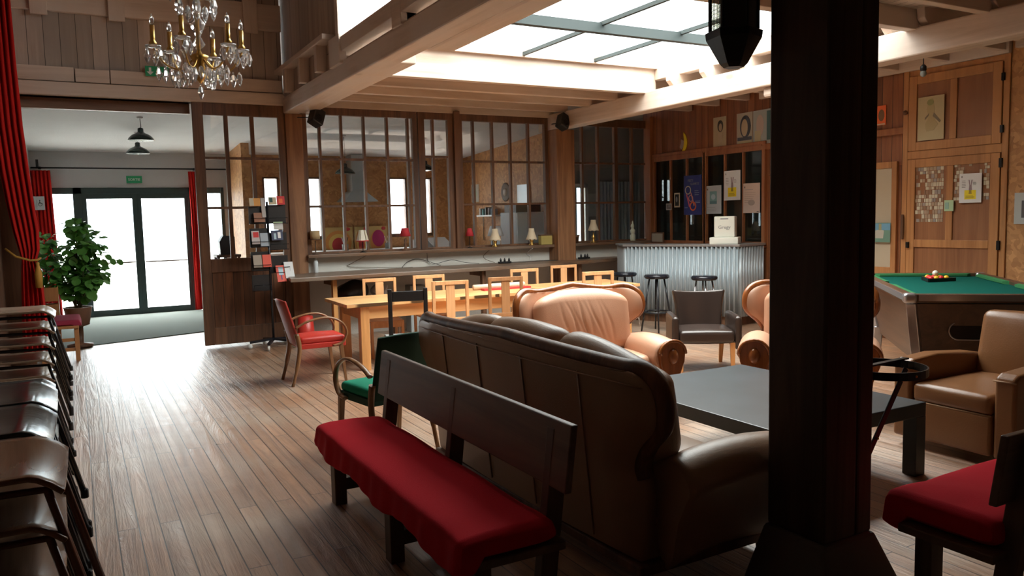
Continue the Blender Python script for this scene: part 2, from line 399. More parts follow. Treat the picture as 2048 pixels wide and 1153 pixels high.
# ================================================================ THE ROOM
trim_n = [0]
def trim(m, mat, label=None, bevel=.006):
    trim_n[0] += 1
    return struct(m.obj('trim_%d' % trim_n[0], mat, bevel=bevel), label)
struct(MB().box(-.9, 11.6, -2.6, 16.2, -.12, 0).obj('floor', M_floor), 'worn pine floorboards')
struct(MB().box(-30, 40, 16.2, 60, -.2, -.06).obj('ground', plain('pale_concrete_outside', (.6, .62, .58), .9)), 'pale ground outside the glass doors')
struct(MB().box(-.9, -.75, -2.6, 11.0, 0, 5.3).obj('wall_left', wood('brown_left_wall', (.16, .085, .045), (.09, .045, .025), 'z', .6, ('y', 3.2, .16))))
struct(MB().box(-.9, 8.96, -2.7, -2.5, 0, 5.3).obj('wall_front', wood('brown_front_wall', (.16, .085, .045), (.09, .045, .025), 'z', .6, ('x', 3.2, .16))))
# timber wall above the wide opening
struct(MB().box(-.75, 2.6, 11.02, 11.16, 3.2, 5.3).obj('wall_back', M_wallplank), 'pale worn board wall above the opening')
struct(MB().box(-.75, -.49, 10.98, 11.16, 0, 3.2).obj('wall_pier', M_dark))
trim(MB().box(-.75, 2.6, 10.94, 11.2, 3.2, 3.36), M_white_x, 'whitewashed lintel beam over the opening', .012)
for x0, x1, d in ((-.7, .12, .0), (.13, .5, .012), (.51, 2.58, .004)):
    trim(MB().box(x0, x1, 10.965 - d, 11.02, 3.37, 3.54 - d), M_white_x)
trim(MB().box(-.75, 2.6, 10.95, 11.02, 4.18, 4.52), M_white_x, 'wide whitewashed board high on the wall')
for x in (-.2, .62, 1.55, 2.2):
    trim(MB().box(x - .09, x + .09, 10.90, 10.95, 4.12, 4.6), M_white_z)
trim(MB().box(-.49, 1.42, 11.16, 11.26, 3.07, 3.2), wood('brown_rail', (.26, .15, .10), (.17, .09, .055), 'x', .5))
# left bay roof and clerestory wall
struct(MB().box(-.9, 2.75, -2.6, 11.2, 5.2, 5.3).obj('ceiling_high', M_ceilboard))
cl = [(4.45, 6.5, 3.34, 4.65), (6.72, 8.42, 3.34, 4.65)]
struct(holed('x', 2.62, 2.74, -2.6, 11.16, 3.3, 5.2, cl).obj('wall_clerestory', M_wallplank_y), 'boarded wall above the long beam')
m = MB()
for a, b_, c, d in cl: m.box(2.67, 2.68, a, b_, c, d)
o = MB()
o.box(2.56, 2.78, 6.72, 8.42, 3.40, 3.55).box(2.56, 2.78, 4.45, 6.5, 3.40, 3.55).box(2.58, 2.70, 8.36, 8.46, 3.55, 4.7).box(2.56, 2.74, 6.50, 6.72, 3.3, 4.7)
wq = struct(o.obj('window_1', M_white_y, bevel=.006), 'high clerestory window above the long beam')
m.obj('pane', glass(), wq)
trim(MB().box(2.54, 2.62, 8.22, 8.60, 3.28, 3.58), M_white_y, 'pale end block under the clerestory window')
for y in (9.0, 9.75, 10.5):
    trim(MB().box(2.50, 2.62, y - .05, y + .05, 3.31, 3.62), M_white_z)
trim(MB().box(2.48, 2.62, 8.62, 10.94, 3.60, 3.66), M_white_y)
# long beams
trim(MB().box(2.58, 2.80, -2.5, 11.3, 3.1, 3.31), M_white_y, 'long whitewashed beam over the left posts', .015)
trim(MB().box(2.80, 2.98, 7.2, 11.02, 3.115, 3.30), M_white_y, None, .01)
m = MB().box(2.86, 3.12, -2.5, 6.66, 3.13, 3.34)
m.box(2.88, 3.10, 6.66, 6.74, 3.15, 3.32).box(2.92, 3.06, 6.74, 6.80, 3.18, 3.29)
trim(m, M_white_y, 'second whitewashed timber with a rounded end beside the long beam', .04)
trim(MB().box(6.80, 7.03, -2.5, 11.3, 3.01, 3.26), M_white_y, 'long whitewashed beam right of the skylight', .015)
trim(MB().box(6.86, 6.98, 6.30, 6.50, 2.90, 3.01), M_white_y, 'small pale timber block under the right beam', .03)
# roof over middle and right bays, with the skylight
struct(holed('z', 3.42, 3.60, 2.74, 7.08, -2.6, 11.16, [(2.80, 6.98, 4.72, 8.52)]).obj('ceiling_middle', M_ceilboard), 'whitewashed ceiling boards round the skylight')
struct(MB().box(7.05, 11.6, -2.6, 13.2, 3.47, 3.60).obj('ceiling_right', M_ceilboard))
k = 0
for y in (8.56, 9.2, 9.84, 10.5, 4.66, 4.0, 3.35, 2.7, 2.05, 1.4):
    trim(MB().box(2.82, 6.84, y - .045, y + .045, 3.24, 3.43), M_white_x)
trim(MB().box(2.82, 6.9, 10.96, 11.06, 3.21, 3.43), M_white_x)
trim(MB().box(2.82, 6.98, 8.50, 8.52, 3.24, 3.57), M_white_x, 'white upstand at the far edge of the skylight')
trim(MB().box(2.82, 6.98, 4.70, 4.72, 3.24, 3.57), M_white_x)
for i in range(15):
    y = 9.9 - i * .62 + (.25 if i > 8 else 0)
    if y > 10.4: continue
    m = MB().poly([(6.86, 3.27), (8.84, 3.27), (8.84, 3.47), (6.82, 3.47), (6.79, 3.42), (6.80, 3.33)], y - .04, y + .04)
    trim(m, M_white_x, 'rounded joist end resting on the right beam')
trim(MB().box(6.955, 6.99, 4.72, 8.50, 3.42, 3.565), M_white_y, 'bright lip along the right edge of the rooflight')
sk = MB()
sk.box(2.80, 6.98, 4.72, 4.80, 3.56, 3.66).box(2.80, 6.98, 8.44, 8.52, 3.56, 3.66)
sk = struct(sk.obj('window_2', M_white_x), 'glazed rooflight of large panes over the lounge')
gm = plain('grey_green_glazing_bar', (.04, .055, .055), .6)
MB().box(2.80, 6.98, 6.80, 6.88, 3.50, 3.60).obj('purlin', gm, sk)
for x in (3.86, 4.90, 5.95, 2.9):
    MB().box(x - .018, x + .018, 4.72, 8.52, 3.575, 3.615).obj('glazing_bar', gm, sk)
MB().box(2.80, 7.0, 4.72, 8.52, 3.60, 3.607).obj('pane', glass('roof_glass', (.97, .99, .99), .6), sk)
# partition : knee wall, posts, windows
struct(MB().box(2.78, 8.86, 11.02, 11.14, 0, 1.13).obj('wall_partition', M_plaster), 'rough white plaster strip below the inner windows')
pb = MB().box(2.59, 2.82, 10.93, 11.16, 0, 3.1)
tag(pb.obj('timber_post', M_post, bevel=.012), 'brown cracked timber post beside the leaflet rack, under the left speaker', 'post')
pb = MB().box(6.79, 7.13, 10.72, 11.01, 0, 3.01)
tag(pb.obj('timber_post', M_post, bevel=.012), 'thick brown timber post between the inner windows, under the right speaker', 'post')
trim(MB().box(2.80, 6.80, 10.84, 11.14, 1.13, 1.175), M_desk, 'dark window sill board carrying the lamps')
trim(MB().box(7.13, 8.86, 10.84, 11.14, 1.13, 1.175), M_desk, 'dark window sill board right of the thick post')
def inner_window(no, x0, x1, bars, label, hz=(1.84, 2.50), z0=1.175, z1=3.24, fr=.07, wide=()):
    o = MB().box(x0, x0 + fr, 10.98, 11.06, z0, z1).box(x1 - fr, x1, 10.98, 11.06, z0, z1)
    o.box(x0 + fr, x1 - fr, 10.98, 11.06, z1 - .13, z1).box(x0 + fr, x1 - fr, 10.98, 11.06, z0, z0 + .03)
    o = struct(o.obj('window_%d' % no, M_dark, bevel=.004), label)
    m = MB()
    for x in bars:
        h = .035 if x in wide else .017
        m.box(x - h, x + h, 10.985, 11.05, z0 + .03, z1 - .13)
    for z in hz: m.box(x0 + fr, x1 - fr, 10.995, 11.04, z - .016, z + .016)
    m.obj('glazing_bars', M_dark, o, bevel=.003)
    MB().box(x0 + fr, x1 - fr, 11.015, 11.021, z0 + .03, z1 - .13).obj('pane', glass(), o)
inner_window(3, 2.82, 4.52, (3.07, 3.38, 3.71, 4.06, 4.38), 'inner window of tall narrow panes left of the small casement')
inner_window(4, 4.54, 5.12, (4.78,), 'narrow inner casement with a thick frame', (2.56,), fr=.10)
trim(MB().box(5.10, 5.20, 10.92, 11.08, 1.175, 3.24), M_dark)
inner_window(5, 5.20, 6.79, (5.45, 5.78, 6.10, 6.43), 'inner window looking at the kitchen fridge', fr=.06)
inner_window(6, 7.13, 8.86, (7.46, 7.78, 8.15, 8.49), 'dark inner window behind the bar end', fr=.06, wide=(8.15,))
# big half-glazed sliding door
o = MB().box(1.42, 1.55, 10.96, 11.02, .03, 3.2).box(2.50, 2.60, 10.96, 11.02, .03, 3.2).box(1.55, 2.5, 10.96, 11.02, 3.04, 3.2)
o.box(1.55, 2.5, 10.96, 11.02, .99, 1.17).box(1.55, 2.5, 10.96, 11.02, .03, .26)
dr = struct(o.obj('door_2', M_dark, bevel=.006), 'big half-glazed brown sliding door left of the post')
MB().box(1.55, 2.5, 10.985, 11.01, .26, .99).obj('boards', M_darkplank, dr)
m = MB()
for x in (1.83, 2.16): m.box(x - .025, x + .025, 10.965, 11.015, 1.17, 3.04)
for z in (1.84, 2.49): m.box(1.55, 2.5, 10.975, 11.01, z - .016, z + .016)
m.obj('glazing_bars', M_dark, dr, bevel=.003)
MB().box(1.55, 2.5, 10.99, 10.996, 1.17, 3.04).obj('pane', glass(), dr)
# passage and kitchen behind
struct(MB().hexa([(-.62, 11.16, 3.25), (7.77, 11.16, 3.25), (7.77, 16.15, 2.96), (-.62, 16.15, 2.96), (-.62, 11.16, 3.45), (7.77, 11.16, 3.45), (7.77, 16.15, 3.2), (-.62, 16.15, 3.2)]).obj('ceiling_passage', M_plasterc), 'stippled white sloping ceiling of the passage')
struct(MB().box(-.72, -.6, 11.16, 16.15, 0, 3.4).obj('wall_passage', M_wallgrey))
kwin = [(3.30, 3.60, 1.32, 2.53), (4.05, 4.45, 1.32, 2.53), (5.88, 6.30, 1.32, 2.53), (6.50, 6.88, 1.32, 2.53)]
struct(holed('y', 16.03, 16.13, -.72, 2.72, 0, 3.1, [(-.40, 2.56, 0, 2.33)]).obj('wall_entrance', M_wallgrey))
struct(holed('y', 16.03, 16.13, 2.72, 7.9, 0, 3.1, kwin).obj('wall_kitchen', osb()), 'chipboard wall at the back of the kitchen')
for i, (a, b_, c, d) in enumerate(kwin):
    o = MB().box(a, a + .03, 16.0, 16.10, c, d).box(b_ - .03, b_, 16.0, 16.10, c, d).box(a, b_, 16.0, 16.1, c - .05, c + .02).box(a, b_, 16.0, 16.1, d - .03, d)
    o = struct(o.obj('window_%d' % (7 + i), M_dark), 'small bright window in the kitchen chipboard wall')
    MB().box(a + .03, b_ - .03, 16.07, 16.074, c + .02, d - .03).obj('pane', glass(), o)
struct(MB().box(2.66, 2.80, 14.6, 16.03, 0, 3.1).obj('wall_side', osb()))
struct(MB().box(7.67, 7.77, 12.35, 16.03, 0, 3.3).obj('wall_chipboard', osb()), 'chipboard kitchen side wall')
# dark room behind the bar
struct(holed('y', 13.1, 13.2, 7.67, 11.6, 0, 3.5, [(8.46, 8.92, 0, 2.2)]).obj('wall_store', M_darkgrey))
struct(MB().box(11.5, 11.6, 7.9, 13.2, 0, 3.5).obj('wall_store_side', M_darkgrey))
struct(MB().box(8.96, 11.6, 7.8, 7.9, 0, 3.5).obj('wall_store_end', M_darkgrey))
o = MB().box(8.42, 8.48, 13.03, 13.12, 0, 2.25).box(8.90, 8.97, 13.03, 13.12, 0, 2.25).box(8.42, 8.97, 13.03, 13.12, 2.18, 2.26).box(8.66, 8.71, 13.05, 13.12, 0, 2.2)
o = struct(o.obj('door_4', C('white_door_paint', (.55, .62, .66))), 'pale glazed door in the room behind the bar')
MB().box(8.48, 8.90, 13.08, 13.085, 0, 2.18).obj('pane', glass('frosted', (.80, .90, .95)), o)
m = MB()
for k in range(12):
    m.lathe([(.04, 0), (.04, 2.3)], (9.30 + k * .085, 13.05, 0), 8)
tag(m.obj('corrugated_panel', plain('dull_corrugated', (.42, .50, .54), .45, .3)), 'grey corrugated panel standing behind the dark inner window', 'panel')
# right wall behind the bar
rh = [(9.60, 10.80, 1.15, 2.52), (8.36, 9.52, 1.15, 2.52)]
struct(holed('x', 8.86, 8.96, 4.87, 11.14, 0, 3.47, rh).obj('wall_right', M_redwall), 'red-brown board wall behind the bar')
struct(MB().box(8.80, 8.96, -2.6, 4.87, 0, 3.47).obj('wall_right_chipboard', osb()), 'orange chipboard wall at the right edge')
for i, (a, b_, c, d) in enumerate(rh):
    o = MB().box(8.81, 8.90, a - .06, a, c - .05, d + .06).box(8.81, 8.90, b_, b_ + .06, c - .05, d + .06).box(8.81, 8.90, a, b_, c - .06, c).box(8.81, 8.90, a, b_, d, d + .08)
    o = struct(o.obj('window_%d' % (11 + i), M_redtrim, bevel=.005), ['three-pane dark window behind the bar, nearer the corner', 'three-pane dark window behind the cash register'][i])
    m = MB()
    for t in (1/3, 2/3): m.box(8.83, 8.87, a + (b_ - a) * t - .014, a + (b_ - a) * t + .014, c, d)
    m.obj('glazing_bars', M_redtrim, o)
    MB().box(8.868, 8.873, a, b_, c, d).obj('pane', glass('dim_glass', (.5, .52, .5)), o)
trim(MB().box(8.78, 8.86, 10.86, 11.02, 0, 3.3), M_redtrim, 'red-brown corner post')
trim(MB().box(8.80, 8.86, 6.10, 8.30, 2.52, 2.60), M_redtrim)
trim(MB().box(8.74, 8.80, 4.87, 8.35, 3.24, 3.44), M_white_y, 'pale board along the top of the right wall')
trim(MB().box(8.72, 8.80, -2.5, 4.80, 3.27, 3.47), M_white_y)
for z in (1.13, 2.60): trim(MB().box(8.82, 8.86, 8.30, 11.0, z - .02, z + .05), M_redtrim)
# entrance doors
o = MB()
for a, b_ in ((-.40, -.32), (.02, .16), (1.92, 2.05), (2.50, 2.56)): o.box(a, b_, 16.0, 16.1, 0, 2.33)
o.box(-.32, 2.50, 16.0, 16.1, 2.22, 2.33)
o = struct(o.obj('door_1', M_doorf, bevel=.004), 'glazed entrance doors with dark metal frames')
for a, b_ in ((.155, 1.04), (1.04, 1.925)):
    l = MB().box(a, a + .075, 16.01, 16.07, 0, 2.225).box(b_ - .075, b_, 16.01, 16.07, 0, 2.225).box(a + .075, b_ - .075, 16.01, 16.07, 2.13, 2.225).box(a + .075, b_ - .075, 16.01, 16.07, 0, .12).obj('door_leaf', M_doorf, o, bevel=.004)
    MB().box(a + .07, b_ - .07, 16.035, 16.04, .12, 2.13).obj('pane', glass(), l)
    MB().box(a + .08, b_ - .08, 15.985, 16.005, .96, .985).obj('push_bar', M_chrome, l)
MB().box(-.32, .02, 16.04, 16.045, 0, 2.22).box(2.05, 2.5, 16.04, 16.045, 0, 2.22).obj('side_pane', glass(), o)
MB().polyz([(-.6, 11.98), (2.7, 12.98), (2.7, 16.0), (-.6, 16.0)], .0, .012)
tag(MB().polyz([(-.6, 11.98), (2.66, 12.98), (2.66, 15.99), (-.6, 15.99)], .0, .012).obj('entrance_carpet', M_carpet), 'grey-green carpet in front of the glass entrance doors', 'carpet')
# pale door at the right wall, mostly behind the big post
o = MB().box(8.82, 8.86, 6.20, 6.27, .05, 2.2).box(8.82, 8.86, 6.93, 7.0, .05, 2.2).box(8.82, 8.86, 6.27, 6.93, 2.12, 2.2).box(8.82, 8.86, 6.27, 6.93, .05, .9)
o = struct(o.obj('door_3', M_cupb, bevel=.005), 'pine door just right of the big dark post')
MB().box(8.84, 8.855, 6.27, 6.93, .9, 2.12).obj('panel', C('cream_panel', (.50, .42, .30)), o)
# built-in cupboard
cb = thing('wall_cupboard', 'tall built-in pine cupboard with paper scraps glued on its lower door', 'cupboard', (8.80, 5.48, 0))
def cupdoor(y0, y1, z0, z1, mids, name, rail=.10, low=None):
    """frame and panel door, local y from the cupboard centre"""
    m = MB().box(-.03, .0, y0, y0 + rail, z0, z1).box(-.03, .0, y1 - rail, y1, z0, z1).box(-.03, .0, y0 + rail, y1 - rail, z1 - rail, z1).box(-.03, 0, y0 + rail, y1 - rail, z0, z0 + rail)
    zz = z0
    if low: m.box(-.03, 0, y0 + rail, y1 - rail, low, low + rail * .9); zz = low
    for y in mids: m.box(-.03, 0, y - rail * .4, y + rail * .4, zz + rail * (.9 if low else 1), z1 - rail)
    f = m.obj(name, M_cupb, cb, bevel=.005)
    MB().box(-.012, .0, y0 + rail, y1 - rail, z0 + rail, z1 - rail).obj('door_panel', M_cupb_p, f)
    return f
MB().box(0, .055, -.61, .62, 0, 3.24).box(-.02, 0, .555, .62, 0, 3.24).box(-.02, 0, -.61, -.545, 0, 3.24).box(-.02, 0, -.545, .555, 2.205, 2.295).obj('carcass', M_cupb, cb, bevel=.004)
f2 = cupdoor(-.535, .545, 2.30, 3.17, (.0,), 'door')
f1 = cupdoor(-.535, .545, .30, 2.20, (.02,), 'door', low=1.16)
for z in (2.09, 1.2, .5): MB().box(-.045, -.02, -.56, -.53, z - .05, z + .05).obj('hinge', M_iron, f1)
for z in (2.45, 3.0): MB().box(-.045, -.02, -.56, -.53, z - .04, z + .04).obj('hinge', M_iron, f2)
MB().box(-.06, -.03, .50, .53, 1.15, 1.22).obj('latch', M_iron, f1)
MB().lathe([(.0, 0), (.022, .0), (.028, .02), (.02, .04), (0, .045)], n=12).xf(Matrix.Translation((-.03, .575, 2.76)) @ Matrix.Rotation(-PI/2, 4, 'Y')).obj('knob', M_dark, cb)
MB().bar((-.05, .585, 1.25), (-.05, .585, 1.55), .02, .03).obj('pull_handle', M_dark, cb, bevel=.005)
m = MB(); rnd = random.Random(3)
def scraps(m, y0, y1, z0, z1, keep):
    z = z0
    while z < z1:
        y = y0; h = rnd.uniform(.035, .055)
        while y < y1:
            wd = rnd.uniform(.02, .045)
            if rnd.random() < keep(y, z):
                m.mi = rnd.choice((0, 0, 0, 1, 1, 2, 3)); m.box(-.016, -.012, y, y + wd - .004, z, z + h - .005)
            y += wd
        z += h
scraps(m, .10, .42, 1.46, 2.09, lambda y, z: .9 if not (1.80 < z < 1.97 and y > .26) else .35)
scraps(m, -.42, -.05, 1.70, 2.09, lambda y, z: .8 if (y > -.16 or y < -.38 or z < 1.75) and rnd.random() < .8 else .1)
sc_ = m.obj('glued_paper_scraps', [CRM, C('scrap_tan', (.42, .30, .2)), C('scrap_grey', (.35, .30, .27)), C('scrap_brown', (.30, .17, .10))], f1); sc_['kind'] = 'stuff'

# ================================================================ FURNITURE OF THE LOUNGE
# big dark post in the foreground with its plinth, ring bracket and lantern
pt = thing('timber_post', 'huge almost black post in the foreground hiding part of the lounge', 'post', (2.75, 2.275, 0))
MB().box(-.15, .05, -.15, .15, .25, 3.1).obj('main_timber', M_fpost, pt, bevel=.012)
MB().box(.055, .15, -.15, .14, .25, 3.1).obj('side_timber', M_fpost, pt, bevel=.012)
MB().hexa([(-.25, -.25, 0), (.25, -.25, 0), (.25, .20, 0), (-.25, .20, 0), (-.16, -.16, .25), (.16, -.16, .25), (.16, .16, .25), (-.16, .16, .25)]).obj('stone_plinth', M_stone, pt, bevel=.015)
rg = thing('ring_bracket', 'black iron ring bracket with a slanting strap bolted to the dark post', 'bracket', (2.90, 2.20, 0))
ringc = (.190, .02, .915)
pts = [(ringc[0] + .178 * math.cos(t), ringc[1] + .178 * math.sin(t) , .915) for t in [2 * PI * k / 32 for k in range(32)]]
m = MB()
def band(m, pts, h, t, closed):
    n = len(pts)
    for i in range(n if closed else n - 1):
        a = Vector(pts[i]); b_ = Vector(pts[(i + 1) % n]); m.bar(a, b_ + (b_ - a) * .04, t, h, up=(0, 0, 1))
    return m
band(m, pts, .035, .006, True).obj('ring', M_iron, rg)
MB().bar((0.0, .03, .935), (.41, .06, .935), .03, .008).obj('top_arm', M_iron, rg, bevel=.002)
MB().bar((.352, .02, .90), (.015, .02, .42), .03, .007, up=(0, 1, 0)).obj('strap', M_iron, rg, bevel=.002)
MB().box(-.0, .008, 0, .04, .40, .95).obj('back_plate', M_iron, rg)
for p in ((.16, -.158, .915), (.315, .010, .85), (.15, .010, .61)):
    MB().ball(p, .006, 8).obj('rivet', M_brass, rg)
ln = thing('wall_lantern', 'black hexagonal lantern with wired glass hanging beside the dark post', 'lantern', (2.50, 2.53, 2.235)); ln.scale = (.82, .82, .82)
MB().lathe([(.012, 0), (.05, .0), (.07, .02), (.14, .145), (.145, .18), (.125, .19)], n=6, ang=.3).obj('lantern_base', M_iron, ln)
m = MB()
for k in range(6):
    a = .3 + 2 * PI * k / 6; m.box(.12 * math.cos(a) - .006, .12 * math.cos(a) + .006, .12 * math.sin(a) - .006, .12 * math.sin(a) + .006, .19, .55)
m.lathe([(.13, .55), (.16, .56), (.05, .66), (.02, .70), (0, .70)], n=6, ang=.3)
m.obj('lantern_frame', M_iron, ln)
P6 = [Vector((.118 * math.cos(.3 + 2 * PI * k / 6), .118 * math.sin(.3 + 2 * PI * k / 6), 0)) for k in range(6)]
for k in range(6):
    a, b_ = P6[k], P6[(k + 1) % 6]
    if k in (1, 2): m = MB(); m.hexa([a, b_, b_ * .97, a * .97, a + Vector((0, 0, .36)), b_ + Vector((0, 0, .36)), b_ * .97 + Vector((0, 0, .36)), a * .97 + Vector((0, 0, .36))]); m.obj('glass_pane', glass('lantern_glass', (.85, .85, .8)), ln, loc=(0, 0, .19))
    else: m = MB(); m.hexa([a, b_, b_ * .97, a * .97, a + Vector((0, 0, .36)), b_ + Vector((0, 0, .36)), b_ * .97 + Vector((0, 0, .36)), a * .97 + Vector((0, 0, .36))]); m.obj('opaque_pane', M_black, ln, loc=(0, 0, .19))  # the other sides are opaque black panels
m = MB()
for a, b_ in ((P6[1], P6[2]), (P6[2], P6[3])):
    for k in range(9):
        p = a.lerp(b_, k / 8); m.bar(p + Vector((0, 0, .19)), p + Vector((0, 0, .55)), .0018, .0018)
    for k in range(18):
        z = .19 + k * .02; m.bar(a + Vector((0, 0, z)), b_ + Vector((0, 0, z)), .0018, .0018)
m.obj('wire_mesh', M_iron, ln)
MB().bar((.0, .0, .70), (.158, -.08, .74), .02, .02).obj('mount_arm', M_iron, ln)

# slatted benches with red cushions
def bench(L, label, loc, rz, back=True):
    t = thing('wooden_bench', label, 'bench', loc, rz)
    MB().box(-L/2, L/2, -.17, .20, .36, .395).obj('seat', M_bench, t, bevel=.006)
    xs = (-L/2 + .12, 0, L/2 - .12) if L > 1.7 else (-L/2 + .12, L/2 - .12)
    for x in xs:
        f = MB().box(x - .04, x + .04, -.15, -.08, 0, .36).obj('leg', M_bench_z, t, bevel=.005)
        if back: MB().bar((x, .15, 0), (x, .25, .80), .075, .055, up=(1, 0, 0)).obj('leg', M_bench_z, t, bevel=.005)
        else: MB().box(x - .04, x + .04, .11, .18, 0, .36).obj('leg', M_bench_z, t, bevel=.005)
        MB().box(x - .03, x + .03, -.08, .13, .08, .15).obj('foot_rail', M_bench_z, t, bevel=.004)
    if back: MB().hexa([(-L/2 - .02, .185, .58), (L/2 + .02, .185, .58), (L/2 + .02, .215, .58), (-L/2 - .02, .215, .58), (-L/2 - .02, .22, .84), (L/2 + .02, .22, .84), (L/2 + .02, .25, .84), (-L/2 - .02, .25, .84)]).obj('backrest', M_bench, t, bevel=.006)
    return t
def cushion(L, D, label, loc, rz, mat=None, T=.095, drop=.075):
    """cloth covered pad, its cover hanging over the front edge"""
    m = MB(); rnd = random.Random(int(L * 100))
    ph = [rnd.uniform(0, 6) for _ in range(6)]
    def f(u, v):
        x = (u - .5) * L; q = v * 2 * PI
        # rounded rectangular section
        cy = math.copysign(abs(math.cos(q)) ** .35, math.cos(q)); cz = math.copysign(abs(math.sin(q)) ** .45, math.sin(q))
        e = 1 - .0 * u
        end = min(1, min(u, 1 - u) * L / .03)
        wr = .003 * math.sin(x * 9 + ph[0] + cy * 2) + .0035 * math.sin(x * 23 + ph[1] + cy * 2.5) * max(0, math.sin(x * 3 + ph[2])) 
        y = cy * (D / 2 + (.005 * math.sin(x * 19 + ph[3]) * math.sin(x * 4.1 + 1) + .003 * math.sin(x * 43)) * (cz < .2)); z = T / 2 + cz * (T / 2) * (.55 + .45 * end) + wr * (cz > 0)
        if cz < .0 and cy < -.6: z -= drop * (.8 + .25 * math.sin(x * 9 + 1)); y -= .012
        y *= (.96 + .04 * end)
        return (x, y, z)
    vs = m.grid(f, int(L * 90), 36)
    m._f([v for v in vs[0][:-1]]); m._f([v for v in vs[-1][:-1]][::-1])
    bmesh.ops.remove_doubles(m.b, verts=m.b.verts, dist=1e-4)
    o = m.obj('bench_cushion', mat or M_red, loc=loc, rot=(0, 0, rz))
    return tag(o, label, 'cushion')
b1 = bench(2.05, 'long dark wooden bench with a slanted backboard behind the sofa', (1.36, 3.47, 0), -PI/2)
cushion(1.93, .40, 'long red cloth cushion on the bench behind the sofa', (1.315, 3.40, .398), -PI/2)
b2 = bench(1.5, 'dark wooden bench with a red cushion at the right edge, right of the big post', (3.50, 1.73, 0), PI)
cushion(1.44, .44, 'red cloth cushion on the bench at the right edge', (3.50, 1.765, .398), PI, T=.11, drop=.06)

